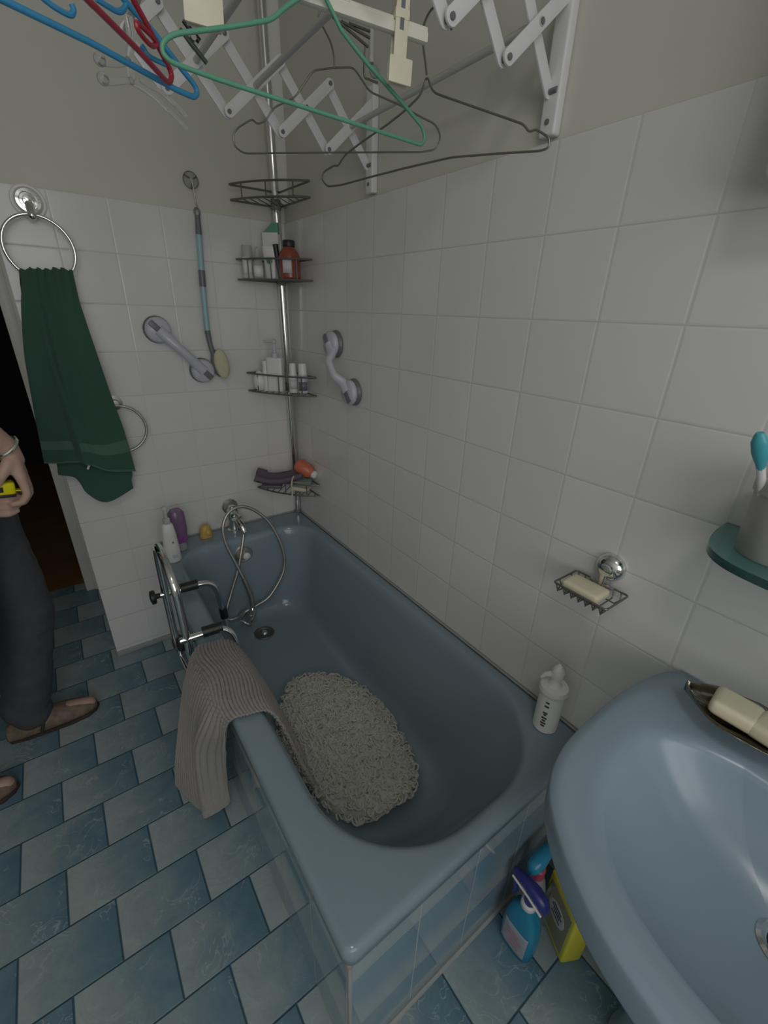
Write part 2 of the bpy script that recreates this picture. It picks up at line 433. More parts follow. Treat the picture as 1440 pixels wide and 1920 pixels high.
# waste with chrome ring, overflow with chrome cover
b = MB(); b.lathe([(.040, 0), (.043, .003), (.040, .0055), (.029, .003), (.027, .0008), (.001, .0008)], (-.345, -.325, .1005), seg=36)
ws = b.build('waste', 'wire', tub)
b = MB(); b.lathe([(.014, .001), (.016, .004), (.011, .010), (.001, .011)], (-.345, -.325, .1005), seg=24); b.build('plug_stud', 'chrome', ws)
b = MB(); nrm = V((0, -1, .12)).normalized()
b.lathe([(.040, 0), (.040, .005), (.034, .010), (.030, .007), (.001, .009)], (-.342, -.143, .412), nrm, 32); b.build('overflow_cover', 'steel', tub)
b = MB(); b.ball((-.333, -.160, .404), .017, 1, .6, 1); b.build('overflow_knob', 'white', tub)

# ================================================================== shower mixer with hose and handset
mx = thing('bath_mixer_tap', 'chrome bath mixer tap with looped silver shower hose on the blue bath', 'tap', (-.335, -.05, RIM))
b = MB()
b.lathe([(.030, 0), (.030, .006), (.024, .012), (.021, .05), (.024, .055), (.026, .085), (.022, .1), (.012, .108), (.001, .11)], (-.338, -.045, RIM), seg=28)
b.tube(catmull([(-.338, -.055, .545), (-.334, -.085, .548), (-.326, -.118, .528), (-.322, -.13, .505)], 6), [.016, .015, .014, .013], 16)
b.build('tap_body', 'chrome', mx)
b = MB(); b.tube([(-.345, -.05, .592), (-.34, -.08, .580), (-.328, -.105, .566)], [.008, .0075, .010], 12); b.ball((-.338, -.045, .594), .018, 1, 1, .8)
b.build('lever', 'chrome', mx)
b = MB(); b.lathe([(.034, 0), (.034, .008), (.028, .014), (.001, .016)], (-.336, -.001, .585), (0, -1, 0), 28); b.build('wall_plate', 'steel', mx)
hose = [(-0.3266, -0.13, 0.4963), (-0.3491, -0.15, 0.4383), (-0.3815, -0.17, 0.3541), (-0.4257, -0.19, 0.2686), (-0.4621, -0.215, 0.2031), (-0.4611, -0.225, 0.1607), (-0.4272, -0.235, 0.1611), (-0.388, -0.245, 0.1853), (-0.3422, -0.24, 0.1918), (-0.2709, -0.235, 0.218), (-0.1932, -0.22, 0.3159), (-0.1847, -0.2, 0.4201), (-0.2183, -0.17, 0.5337), (-0.2715, -0.15, 0.603), (-0.3288, -0.145, 0.6345), (-0.3829, -0.15, 0.6226), (-0.4177, -0.165, 0.5719), (-0.4181, -0.18, 0.4992), (-0.3946, -0.205, 0.4063), (-0.3787, -0.225, 0.3423)]
MB().tube(catmull(hose, 8), .0068, 10).build('shower_hose', 'steel', mx)
hs = [(-0.3787, -0.225, 0.3423), (-0.3688, -0.232, 0.3045), (-0.3583, -0.24, 0.2496), (-0.3582, -0.245, 0.1958), (-0.3713, -0.245, 0.1608), (-0.3905, -0.245, 0.1371)]
b = MB(); b.tube(catmull(hs[:4], 6), [.010, .011, .0115, .012], 14); b.build('handset_handle', 'steel', mx)
b = MB(); b.tube(catmull(hs[3:], 6), [.014, .026, .028], 16); b.lathe([(.028, 0), (.030, .004), (.026, .009), (.001, .010)], hs[-1], V(hs[-1])-V(hs[-2]), 20)
b.build('handset_head', 'chrome', mx)

# ================================================================== corner pole with four wire shelves
cad = thing('corner_shelf_pole', 'tall chrome tension pole carrying four wire shelves in the bath corner', 'shelf', (-.018, -.018, RIM))
pb = V((-.0165, -.0165, RIM+.012)); pt = V((-.060, -.048, CEIL-.01))
def pole(z): return pb+(pt-pb)*((z-pb.z)/(pt.z-pb.z))
MB().tube([pb, pt], .0142, 16).build('pole', 'chrome', cad)
MB().lathe([(.0155, 0), (.0155, .014), (.0135, .018)], (-.0165, -.0165, RIM), seg=20).build('foot', 'grey', cad)
MB().lathe([(.02, 0), (.02, .01), (.0135, .014)], pt+V((0, 0, .01)), (0, 0, -1), seg=20).build('ceiling_cup', 'grey', cad)
def ring_pts(z, s=1.0, inset=0.0):
    A, K, B = V((-.208*s, -.018-inset, z)), V((-.028-inset, -.028-inset, z)), V((-.018-inset, -.262*s, z))
    F = V((-.150*s, -.178*s, z))
    fr = [B*(1-t)**2+F*2*t*(1-t)+A*t*t for t in [i/16 for i in range(17)]]
    return fillet([K], 0) + fr
for zb, zr in ((1.733, 1.778), (1.487, 1.553), (1.083, 1.153), (.655, .706)):
    sh = MB()
    sh.tube(fillet(ring_pts(zr), .012, 4, True), .0034, 8, True)
    sh.tube(fillet(ring_pts(zb), .012, 4, True), .0034, 8, True)
    for t in (3, 8, 13): 
        p = ring_pts(zb)[1+t]; sh.tube([p, V((p.x, p.y, zr))], .0024, 6)
    so = sh.build('wire_shelf', 'wire', cad)
    sl = MB(); fr = ring_pts(zb)[1:]
    for t in [i/11 for i in range(1, 11)]:
        p = fr[int(t*16)]*(1-(t*16) % 1)+fr[min(16, int(t*16)+1)]*((t*16) % 1)
        K = V((-.03, -.03, zb)); q = p+V((1, 1, 0))*min(-.024-p.x, -.024-p.y)
        sl.tube([p, q], .0018, 6)
    sl.build('shelf_wires', 'wire', so)
    c = pole(zb); MB().lathe([(.017, -.012), (.019, -.008), (.019, .018), (.016, .022)], c, seg=18).build('collar', 'grey', so)

# things on the shelves -------------------------------------------------
def bottle(name, label, cat, c, prof, mat, cap=None, capmat='white', group=None, sx=1, sy=1, lab=None, spin=0):
    """prof (r,h) body; cap (r,h) profile; lab = (r, h0, h1, a0, a1, mat) label band"""
    t = thing(name, label, cat, c, group)
    MB().lathe(prof, c, seg=28, sx=sx, sy=sy, spin=spin).build('bottle_body', mat, t)
    if cap: MB().lathe(cap, c, seg=24, spin=spin).build('cap', capmat, t)
    if lab:
        r, h0, h1, a0, a1, lm = lab
        b = MB()
        def f(u, v):
            a = math.radians(a0+(a1-a0)*u); q = Matrix.Rotation(spin, 3, 'Z') @ V((r*math.cos(a)*sx, r*math.sin(a)*sy, 0))
            return V(c)+q+V((0, 0, h0+(h1-h0)*v))
        b.grid(f, 12, 2); solid(b.build('label', lm, t, recalc=False), .0006)
    return t
def onshelf(pts, z, back=.018):
    out = []
    for q in pts:   # stand each item a little behind the front rail, along the line of sight
        d = (V((q[0], q[1], 0))-V((-.836, -1.832, 0))).normalized()*back
        out.append((min(q[0]+d.x, -.032), min(q[1]+d.y, -.032), z+.004))
    return out
s2 = onshelf([(-0.1821, -0.0693, 1.4819), (-0.155, -0.0992, 1.4826), (-0.0726, -0.1901, 1.4798)], 1.487)
bottle('toiletry_bottle', 'slim pale bottle with clear cap, leftmost on the second shelf down', 'bottle', s2[0], [(.016, 0), (.019, .004), (.019, .066), (.017, .07)], 'label', [(.0185, .07), (.0175, .102), (.015, .106)], 'frost', lab=(.0193, .012, .055, 190, 300, 'white'))
bottle('toiletry_bottle', 'small clear bottle with pointed neck and white label on the second shelf down', 'bottle', s2[1], [(.015, 0), (.018, .004), (.018, .05), (.011, .068), (.008, .072)], 'frost', [(.008, .072), (.007, .096), (.003, .1)], 'frost', lab=(.0184, .006, .042, 180, 330, 'white'))
c = onshelf([(-0.1225, -0.135, 1.4835)], 1.487)[0]
t = thing('cosmetic_tube', 'white squeeze tube with green leaf mark leaning on the second shelf down', 'tube', c)
b = MB(); b.loft([[(c[0]+a*math.cos(i*PI/8)*.7-.7*e*.3, c[1]-a*math.cos(i*PI/8)*.7+bb*math.sin(i*PI/8), c[2]+h) for i in range(16)] for a, bb, h, e in ((.014, .011, 0, 0), (.018, .013, .008, 0), (.020, .010, .055, .01), (.023, .003, .102, .02))], True, True); b.build('tube_body', 'white', t)
b = MB(); b.ball((c[0]-.008, c[1]-.011, c[2]+.058), .012, .9, .35, .9, Euler((0, 0, -.8))); b.build('leaf_mark', 'green', t)
c = onshelf([(-0.0988, -0.1612, 1.4825)], 1.487)[0]
t = thing('razor', 'dark green and black razor handle standing between tube and red brown bottle', 'razor', c)
p0 = V((c[0], c[1], 1.492)); p1 = p0+V((-.010, .006, .104))
MB().tube([p0, p0.lerp(p1, .5), p1], [.006, .0075, .008], 12).build('handle', 'darkgreen', t)
MB().tube([p0.lerp(p1, .6)+V((0, -.004, 0)), p1+V((0, -.003, .004))], [.008, .010], 12).build('grip', 'black', t)
bottle('bath_oil_bottle', 'round red brown bottle with black cap on the second shelf down', 'bottle', s2[2], [(.033, 0), (.038, .005), (.038, .070), (.034, .082), (.022, .098), (.018, .103)], 'amber', [(.0205, .101), (.0215, .104), (.0215, .119), (.019, .122)], 'black', lab=(.0384, .018, .06, 205, 255, 'label'))
c = (-.078, -.052, 1.491)
t = thing('cosmetic_tube', 'tall white pack with green slanted top behind the red brown bottle', 'tube', c)
q = Euler((0, 0, -.75))
MB().box((c[0], c[1], c[2]+.078), (.062, .024, .156), q, .006).build('tube_body', 'white', t)
b = MB(); b.prism([(-.031, .150), (.031, .150), (.031, .186), (.010, .186)], 'y', -.010, .010, .002); bmesh.ops.transform(b.bm, matrix=Matrix.Translation(V(c)) @ q.to_matrix().to_4x4(), verts=b.bm.verts); b.build('cap', 'green', t)
# third shelf
s3 = onshelf([(-0.1758, -0.0762, 1.0829), (-0.1569, -0.097, 1.0847), (-0.1291, -0.1277, 1.081), (-0.0797, -0.1822, 1.0858), (-0.0523, -0.2125, 1.0906)], 1.083)
c = (s3[0][0], s3[0][1], 1.087)
bottle('round_jar', 'round white jar at the far left of the third shelf down', 'jar', c, [(.010, 0), (.021, .010), (.025, .032), (.023, .055), (.012, .072), (.004, .077)], 'white')
bottle('toiletry_bottle', 'narrow white bottle left of the large pump bottle', 'bottle', s3[1], [(.012, 0), (.0145, .004), (.0145, .07), (.011, .086), (.010, .088)], 'white', [(.011, .087), (.011, .112), (.009, .116)], 'white')
pbm = thing('pump_bottle', 'large square white pump bottle on the third shelf down', 'bottle', s3[2])
c = V(s3[2]); MB().box(c+V((.004, .004, .0655)), (.062, .042, .131), Euler((0, 0, -.75)), .008, 3).build('bottle_body', 'white', pbm)
b = MB(); b.lathe([(.014, .130), (.014, .146), (.006, .148), (.006, .182), (.009, .184), (.009, .195), (.004, .198)], c+V((.004, .004, 0)), seg=18); b.tube([c+V((.004, .004, .190)), c+V((-.026, .030, .186))], [.006, .0045], 10); b.build('pump', 'lgrey', pbm)
bottle('toiletry_bottle', 'small white bottle just right of the large pump bottle', 'bottle', s3[3], [(.014, 0), (.017, .004), (.017, .068), (.012, .082)], 'white', [(.0135, .080), (.0125, .110), (.010, .113)], 'white', lab=(.0174, .016, .052, 200, 320, 'label'))
bottle('toiletry_bottle', 'white and lilac bottle at the right end of the third shelf down', 'bottle', s3[4], [(.016, 0), (.020, .004), (.020, .064), (.014, .082)], 'lgrey', [(.017, .072), (.0155, .110), (.013, .114)], 'white', lab=(.0204, .012, .046, 190, 300, 'grey'))
# bottom shelf
zt = .66
cl = [(-0.2104, -0.0495, 0.7176), (-0.1771, -0.088, 0.7432), (-0.1366, -0.1349, 0.7305), (-0.1014, -0.1756, 0.7537), (-0.1033, -0.1734, 0.7068), (-0.1382, -0.133, 0.6954), (-0.1763, -0.089, 0.6986)]
def cloth(u, v):
    a, bq = V((-.225, -.075, .735)), V((-.035, -.135, .72))
    p = a.lerp(bq, u); p += V((-.05, -.09, 0))*(v-.35)
    p.z = .712+.022*(2*u-1)**2+.006*math.sin(v*9)+(.012 if u < .2 else 0)*(1-v)
    return p
solid(tag(MB().grid(cloth, 24, 10).build('face_cloth', 'mauve', recalc=False), 'dull mauve cloth lying across the lowest corner shelf', 'cloth'), .02)
c = V((-0.0405, -0.165, 0.7568)); c.x = min(c.x, -.04)
t = thing('squeeze_bottle', 'coral bottle with white cap lying on the lowest corner shelf', 'bottle', (c.x, c.y, .725))
d = V((.45, -.75, -.35)).normalized()
MB().lathe([(.018, -.042), (.031, -.033), (.033, 0), (.027, .032), (.015, .044)], c, d, 24).build('bottle_body', 'coral', t)
MB().lathe([(.013, .042), (.017, .046), (.017, .057), (.011, .064), (.001, .065)], c, d, 20).build('cap', 'white', t)
b = MB(); b.box((-.062, -.175, .700), (.085, .06, .024), Euler((.1, .1, -.8)), .008, 3); tag(b.build('bath_sponge', 'palegreen'), 'flat grey green sponge under the coral bottle', 'sponge')
b = MB(); b.box((-.16, -.075, .672), (.09, .045, .016), Euler((0, .05, -.5)), .006); tag(b.build('pumice_stone', 'grey'), 'dark pumice block at the left of the lowest corner shelf', 'pumice stone')
b = MB(); b.box((-.06, -.165, .672), (.075, .05, .022), Euler((0, 0, -.85)), .009, 3); tag(b.build('soap_bar', 'soap'), 'cream soap bar at the right of the lowest corner shelf', 'soap')
cp = [(-0.1039, -0.19, 0.7416), (-0.1166, -0.2, 0.7327), (-0.1228, -0.205, 0.7088), (-0.1226, -0.205, 0.6718), (-0.1263, -0.205, 0.6527)]
tag(MB().tube(catmull(cp, 6), .003, 8).build('hanging_cord', 'cord'), 'cream cord loop dangling from the lowest corner shelf', 'cord')

# ================================================================== things on the bath rim
c = (-.575, -.105, RIM+.002)
t = bottle('shower_gel_bottle', 'clear bottle of purple shower gel standing upside down by the back wall', 'bottle', c, [(.024, .03), (.029, .034), (.031, .10), (.028, .155), (.018, .168), (.006, .17)], 'violet', [(.020, 0), (.022, .003), (.020, .032)], 'frost', sx=1, sy=.7)
MB().lathe([(.020, 0), (.020, .004), (.0335, .09), (.031, .16), (.019, .176), (.004, .178)], V(c)+V((0, 0, .0005)), seg=28, sy=.72).build('clear_shell', 'clear', t)
c = (-.622, -.185, RIM+.002)
t = bottle('shampoo_bottle', 'white shampoo bottle with narrow clear neck at the back left bath corner', 'bottle', c, [(.026, 0), (.029, .004), (.028, .06), (.024, .12), (.019, .155), (.011, .165)], 'white', [(.013, .160), (.013, .18), (.007, .185), (.0065, .215), (.011, .218), (.010, .228), (.003, .232)], 'frost', sy=.75)
MB().box((-.617, -.2075, RIM+.09), (.006, .003, .006), None, .001).build('printed_dot', 'grey', t); MB().box((-.618, -.2085, RIM+.03), (.018, .002, .014), Euler((.06, 0, 0)), .0008).build('printed_square', 'lgrey', t)
c = (-.462, -.048, RIM+.001)
b = MB(); b.lathe([(.027, 0), (.028, .004), (.023, .035), (.018, .05), (.012, .055), (.001, .056)], c, seg=24, sy=.8)
b.ball((c[0]+.006, c[1]-.012, c[2]+.02), .016, 1, .8, 1.1)
tag(b.build('plug', 'mustard'), 'small mustard yellow plug cup on the back bath rim', 'cup')
c = V((-.056, -1.470, RIM+.001))
t = thing('foam_pump_bottle', 'white round pump bottle on the bath rim beside the basin', 'bottle', c)
MB().lathe([(.025, 0), (.0285, .004), (.0285, .112), (.026, .120)], c, seg=32).build('bottle_body', 'white', t)
b = MB(); b.lathe([(.026, .116), (.033, .118), (.0335, .124), (.031, .131), (.017, .133), (.0125, .139), (.012, .156), (.014, .158), (.015, .170), (.011, .182), (.003, .193)], c, seg=32); b.tube([c+V((-.004, .004, .165)), c+V((-.016, .018, .160)), c+V((-.022, .024, .148))], [.008, .006, .004], 10)
b.build('pump_head', 'white', t)
b = MB()
for h, w in ((.098, .008), (.086, .010), (.066, .010), (.06, .006), (.05, .012), (.042, .008), (.034, .012), (.026, .009)):
    a = math.radians(196); p = c+V((.0286*math.cos(a), .0286*math.sin(a), h)); b.box(p, (.0012, w, .0045), Euler((0, 0, a)), 0)
b.build('print', 'print', t)['label'] = 'small dark lettering down the side'

# ================================================================== bath safety rail clamped on the bath side
sr = thing('bath_grab_rail', 'chrome safety rail with black clamps on the bath side beside the grey towel', 'rail', (-.70, -.57, .27))
lp = [(-.698, -.43, .285), (-.700, -.43, .62), (-.704, -.50, .735), (-.706, -.60, .758), (-.700, -.70, .70), (-.690, -.70, .285)]
MB().tube(fillet(lp, .09, 8, True), .0115, 14, True).build('hand_loop', 'chrome', sr)
MB().tube([(-.704, -.50, .705), (-.700, -.50, .29)], .007, 10).build('inner_bar', 'chrome', sr)
for y, xi, yb in ((-.43, -.545, -.46), (-.70, -.575, -.75)):
    b = MB(); b.tube(fillet([(-.715, y, .508), (xi, y-.012, .512), (xi+.012, yb, .42), (xi+.015, yb-.01, .30)], .05, 7), .0105, 14); ar = b.build('clamp_arm', 'chrome', sr)
    MB().tube([(-.652, y, .511), (-.595, y-.006, .5125)], .0165, 14).build('grip_sleeve', 'black', ar)
    MB().tube([(xi+.013, yb-.002, .40), (xi+.0145, yb-.006, .36)], .014, 12).build('end_pad', 'black', ar)
b = MB(); b.lathe([(.008, 0), (.009, .03), (.022, .032), (.024, .038), (.023, .046), (.012, .049), (.001, .049)], (-.698, -.43, .508), (-1, 0, 0), 20); b.build('clamp_knob', 'black', sr)
for p in ((-.694, -.43, .30), (-.690, -.70, .30), (-.699, -.60, .42)): MB().lathe([(.016, -.02), (.017, -.015), (.017, .015), (.015, .02)], p, seg=16).build('foot_block', 'black', sr)

def sstep(a, b, x): x = min(1, max(0, (x-a)/(b-a))); return x*x*(3-2*x)
# ================================================================== towels
def rib(fn, n, amp, fade=None):
    def g(u, v):
        e = .004
        p = fn(u, v); a = fn(min(u+e, 1), v)-fn(max(u-e, 0), v); c_ = fn(u, min(v+e, 1))-fn(u, max(v-e, 0))
        nr = a.cross(c_); nr = nr.normalized() if nr.length > 1e-9 else V((0, 0, 1))
        k = fade(u, v) if fade else 1
        return p+nr*(amp*k*abs(math.sin(PI*n*u))**.7 + .0012*noise.noise(p*90))
    return g
# columns u: far edge -> near edge (y falling); rows v: outside hem -> over the rim -> inside hem
ctrl = [
 [(-.815, -.80, .075), (-.800, -.850, .066), (-.775, -.89, .055), (-.735, -.925, .06), (-.700, -.95, .085)],
 [(-.800, -.79, .16), (-.785, -.835, .16), (-.765, -.875, .16), (-.73, -.915, .165), (-.698, -.955, .175)],
 [(-.760, -.775, .30), (-.752, -.82, .31), (-.742, -.865, .32), (-.722, -.92, .315), (-.696, -.985, .30)],
 [(-.722, -.755, .415), (-.722, -.82, .43), (-.720, -.885, .435), (-.710, -.955, .425), (-.693, -1.02, .41)],
 [(-.683, -.742, .489), (-.686, -.815, .503), (-.688, -.895, .508), (-.686, -.97, .500), (-.680, -1.035, .489)],
 [(-.635, -.748, .496), (-.637, -.83, .506), (-.640, -.905, .512), (-.640, -.98, .505), (-.637, -1.048, .495)],
 [(-.590, -.765, .488), (-.592, -.85, .498), (-.594, -.93, .500), (-.594, -1.005, .494), (-.594, -1.06, .486)],
 [(-.560, -.83, .440), (-.562, -.91, .452), (-.566, -.985, .456), (-.570, -1.05, .448), (-.574, -1.10, .438)],
 [(-.545, -.95, .395), (-.549, -1.02, .402), (-.555, -1.08, .404), (-.562, -1.125, .400), (-.568, -1.16, .395)],
 [(-.540, -1.09, .36), (-.545, -1.13, .365), (-.551, -1.165, .37), (-.557, -1.195, .372), (-.563, -1.225, .376)],
]
fn = surf(ctrl)
def fold(u, v):
    p = fn(u, v)
    if v < .42:
        k = math.sin(min(1, (.42-v)/.25)*PI/2)
        p.x -= k*.028*math.exp(-((u-.72)/.10)**2)-k*.010*math.exp(-((u-.9)/.06)**2); p.y += k*.012*math.sin(u*7)
    return p
def towel_fn(u, v):
    e = .004
    p = fold(u, v); a = fold(min(u+e, 1), v)-fold(max(u-e, 0), v); c_ = fold(u, min(v+e, 1))-fold(u, max(v-e, 0))
    nr = a.cross(c_); nr = nr.normalized() if nr.length > 1e-9 else V((0, 0, 1))
    top_ = sstep(.36, .46, v); low = (1-top_)*(.15+.85*sstep(.02, .25, v))
    w = .03*math.sin(u*9)
    r1 = abs(math.sin(PI*21*(u+.015*math.sin(v*11))))**.7
    r2 = abs(math.sin(PI*52*(v+w*.5)))**.7
    return p+nr*(.0058*(low*r1+top_*r2)+.0012*noise.noise(p*90))
tw = MB().grid(towel_fn, 260, 240).build('ribbed_towel', 'rtowel', recalc=False, sharp=0)
solid(tw, .006, 0)
tag(tw, 'grey ribbed towel draped over the side of the blue bath', 'towel')

# green towel hanging from the ring on the back wall
gt = thing('hand_towel', 'dark green terry towel hanging from the chrome ring on the tiled wall', 'towel', (-.80, -.05, .75))
top = [(-0.8524, -0.052, 1.4713), (-0.8212, -0.052, 1.4776), (-0.7909, -0.052, 1.477), (-0.7586, -0.052, 1.4821), (-0.7264, -0.052, 1.4774)]
m1 = [(-0.8708, -0.07, 1.3817), (-0.8386, -0.07, 1.3799), (-0.8033, -0.07, 1.3768), (-0.7647, -0.07, 1.3765), (-0.7257, -0.07, 1.3792)]
m2 = [(-0.8958, -0.078, 1.2507), (-0.8566, -0.078, 1.2468), (-0.8119, -0.078, 1.2427), (-0.7647, -0.078, 1.2417), (-0.7144, -0.078, 1.247)]
m3 = [(-0.9095, -0.08, 1.1264), (-0.8639, -0.08, 1.1198), (-0.8127, -0.08, 1.116), (-0.7572, -0.08, 1.1153), (-0.7012, -0.08, 1.12)]
m4 = [(-0.9215, -0.082, 1.0108), (-0.8709, -0.082, 0.9992), (-0.8146, -0.082, 0.9886), (-0.7547, -0.082, 0.981), (-0.6854, -0.082, 0.9893)]
bt = [(-0.9297, -0.084, 0.9129), (-0.8822, -0.084, 0.8994), (-0.8166, -0.084, 0.8884), (-0.7569, -0.084, 0.8526), (-0.6762, -0.084, 0.8321)]
f0 = surf([top, m1, m2, m3, m4, bt])
def gf(u, v):
    p = f0(u, v); k = min(1, v*2.2)
    p.y += -.012*k*math.sin(u*9.5+v*1.6)-.016*k*math.exp(-((u-.28-.22*v)/.05)**2)+.006*nz(u*4, v*6, 1)+ (.004*math.sin(u*42) if v < .25 else 0)*(1-4*v if v < .25 else 0)
    p.z += .006*math.sin(u*40)*(1-k)*.5
    return p
o = MB().grid(gf, 90, 120).build('front_fold', 'gtowel', gt, recalc=False, sharp=0); solid(o, .007)
def band(u, v):
    p = gf(u, .845+.05*v); p.y -= .0042; return p
MB().grid(band, 90, 4).build('woven_band', 'gband', gt, recalc=False, sharp=0)
def hem(u, v):
    p = gf(u, .982+.018*v); p.y -= .0046; return p
MB().grid(hem, 90, 2).build('hem', 'gband', gt, recalc=False, sharp=0)
bk = [[(-0.8873, -0.05, 1.0172), (-0.8469, -0.05, 1.0035), (-0.804, -0.05, 0.9928), (-0.7599, -0.05, 0.9799), (-0.7136, -0.05, 0.9684)], [(-0.8999, -0.05, 0.8946), (-0.8542, -0.05, 0.8831), (-0.8036, -0.05, 0.8706), (-0.753, -0.05, 0.8539), (-0.6876, -0.05, 0.8384)], [(-0.9029, -0.052, 0.869), (-0.8596, -0.052, 0.8456), (-0.8264, -0.052, 0.8094), (-0.7646, -0.052, 0.7972), (-0.6944, -0.052, 0.7941)], [(-0.903, -0.054, 0.8562), (-0.8582, -0.054, 0.8381), (-0.8394, -0.054, 0.7719), (-0.7871, -0.054, 0.729), (-0.6948, -0.054, 0.7649)]]
f1 = surf(bk)
def gb(u, v):
    p = f1(u, v); p.y += -.010*math.sin(u*8+1)*v+.003*nz(u*5, v*5, 3); return p
o = MB().grid(gb, 50, 30).build('back_fold', 'gtowel', gt, recalc=False, sharp=0); solid(o, .007)
b = MB(); b.box((-0.8147, -0.07, 0.8705), (.006, .002, .016), Euler((0, .5, 0)), 0); b.build('care_tag', 'white', gt)

# ================================================================== fixings on the back wall
def facing(o): return V((0, -1, 0))
c = V((-0.7902, 0.0, 1.6506))
t = thing('towel_ring', 'chrome suction towel ring at the upper left holding the green towel', 'towel ring', c)
MB().lathe([(.042, 0), (.043, .003), (.040, .006), (.001, .007)], c, (0, -1, 0), 36).build('suction_disc', 'white', t)
b = MB(); b.lathe([(.033, .006), (.034, .012), (.029, .020), (.022, .021), (.020, .016), (.014, .017), (.012, .024), (.001, .026)], c, (0, -1, 0), 36); b.build('suction_cap', 'chrome', t)
rc = V((-.792, -.036, 1.53)); rp = []
for k in range(48):
    a = 2*PI*k/48; rp.append((rc.x+.085*math.cos(a), rc.y-.006, rc.z+.085*math.sin(a)))
MB().tube(rp, .0048, 10, True).build('ring', 'chrome', t)
b = MB(); b.tube([c+V((0, -.02, -.008)), c+V((0, -.034, -.022)), (c.x, -.042, 1.606)], [.010, .011, .009], 12); b.ball((c.x, -.042, 1.612), .012); b.build('ring_holder', 'chrome', t)
# second ring lower, behind the green towel
t = thing('towel_ring', 'plain chrome towel ring showing behind the green towel edge', 'towel ring', (-.69, -.03, 1.07))
rc = V((-.690, -.026, .98)); rp = [(rc.x+.083*math.cos(2*PI*k/48), rc.y, rc.z+.083*math.sin(2*PI*k/48)) for k in range(48)]
MB().tube(rp, .0046, 10, True).build('ring', 'steel', t)
b = MB(); b.lathe([(.026, 0), (.026, .006), (.014, .010), (.012, .026), (.001, .027)], (-.69, 0, 1.07), (0, -1, 0), 24); b.build('wall_mount', 'steel', t)

# back brush hanging from a suction hook
c = V((-0.3278, -0.0, 1.7734))
t = thing('suction_hook', 'clear round suction hook above the long handled brush', 'hook', c)
MB().lathe([(.024, 0), (.025, .002), (.020, .005), (.010, .009), (.008, .014), (.001, .015)], c, (0, -1, 0), 28).build('suction_cup', 'clear', t)
b = MB()
for k in range(3):
    a = k*2*PI/3+.5; b.tube([c+V((.006*math.cos(a), -.012, .006*math.sin(a))), c+V((.022*math.cos(a), -.005, .022*math.sin(a)))], .0022, 8)
b.tube([c+V((.024*math.cos(k*2*PI/24), -.004, .024*math.sin(k*2*PI/24))) for k in range(24)], .0012, 6, True)
b.build('rim', 'wire', t)
b = MB(); b.tube(catmull([c+V((0, -.013, 0)), c+V((.003, -.015, -.03)), c+V((.004, -.018, -.065)), c+V((.005, -.026, -.075)), c+V((.005, -.030, -.066))], 6), .002, 8); b.build('hook', 'steel', t)
bp = [(-0.3269, -0.028, 1.6745), (-0.3299, -0.028, 1.6157), (-0.3367, -0.028, 1.5023), (-0.3409, -0.028, 1.391), (-0.3427, -0.028, 1.3065), (-0.3387, -0.028, 1.2638), (-0.3291, -0.028, 1.2159), (-0.318, -0.028, 1.1765)]
t = thing('back_brush', 'long pale teal handled back brush with cream sponge hanging on the tiles', 'brush', bp[0])
MB().tube(bp[1:5], .0098, 14).build('handle', 'teal', t)
b = MB(); b.tube([V(bp[0])+V((.0, 0, -.004)), bp[1]], [.0085, .0105], 14); b.tube([(bp[0][0]+.008*math.cos(a*PI/8), -.028, bp[0][2]+.006+.012*math.sin(a*PI/8)) for a in range(0, 16)], .0035, 8, True); b.build('end_loop', 'grey', t)
a_, b_ = V(bp[2]).lerp(V(bp[1]), .05), V(bp[2]).lerp(V(bp[3]), .42); MB().tube([a_, b_], .0112, 14).build('joint_sleeve', 'grey', t)
MB().tube(catmull([V(bp[4])+V((0, 0, .005)), bp[5], bp[6], V(bp[7])+V((-.004, .004, 0))], 5), [.0105, .009, .010, .014], 14).build('neck', 'grey', t)
hc = V((-0.3143, -0.036, 1.1929))
MB().ball(hc+V((-.004, .008, 0)), .05, .50, .26, 1.02, Euler((0, -.12, 0))).build('head_back', 'grey', t)
MB().ball(hc+V((.004, -.012, 0)), .052, .52, .34, 1.05, Euler((0, -.12, 0)), 28).build('sponge_pad', 'sponge', t)

def grab_handle(name, label, ca, cb, n, bow, mats, side):
    """two suction cups at ca, cb on a wall with inward normal n, joined by a bowed grip"""
    t = thing(name, label, 'grab handle', ca)
    ca, cb, n = V(ca), V(cb), V(n)
    d = (cb-ca).normalized()
    for c_ in (ca, cb):
        s_ = MB().lathe([(.044, 0), (.046, .004), (.044, .012), (.036, .020), (.030, .022)], c_, n, 36).build('suction_cup', mats[0], t)
        MB().lathe([(.041, .018), (.043, .022), (.041, .031), (.034, .037), (.001, .039)], c_, n, 36).build('cup_cover', mats[1], s_)
        sg = 1 if c_ is cb else -1
        b = MB(); q = d.to_track_quat('X', 'Z'); zax = n; xax = d; yax = zax.cross(xax)
        m = Matrix((xax, yax, zax)).transposed()
        b.box((0, 0, 0), (.050, .021, .010), None, .004); bmesh.ops.transform(b.bm, matrix=Matrix.Translation(c_+n*.0385+d*sg*.012) @ m.to_4x4(), verts=b.bm.verts)
        b.build('release_tab', 'grey', s_)
    side = n.cross(d)
    pts = [ca+n*.030, ca+d*.035+n*(.034), ca.lerp(cb, .35)+n*bow, ca.lerp(cb, .5)+n*(bow+.002), ca.lerp(cb, .65)+n*bow, cb-d*.035+n*.034, cb+n*.030]
    MB().tube(catmull(pts, 8), [.022, .020, .0155, .015, .0155, .020, .022], 18, flat=(.8, n)).build('grip', mats[1], t)
    return t
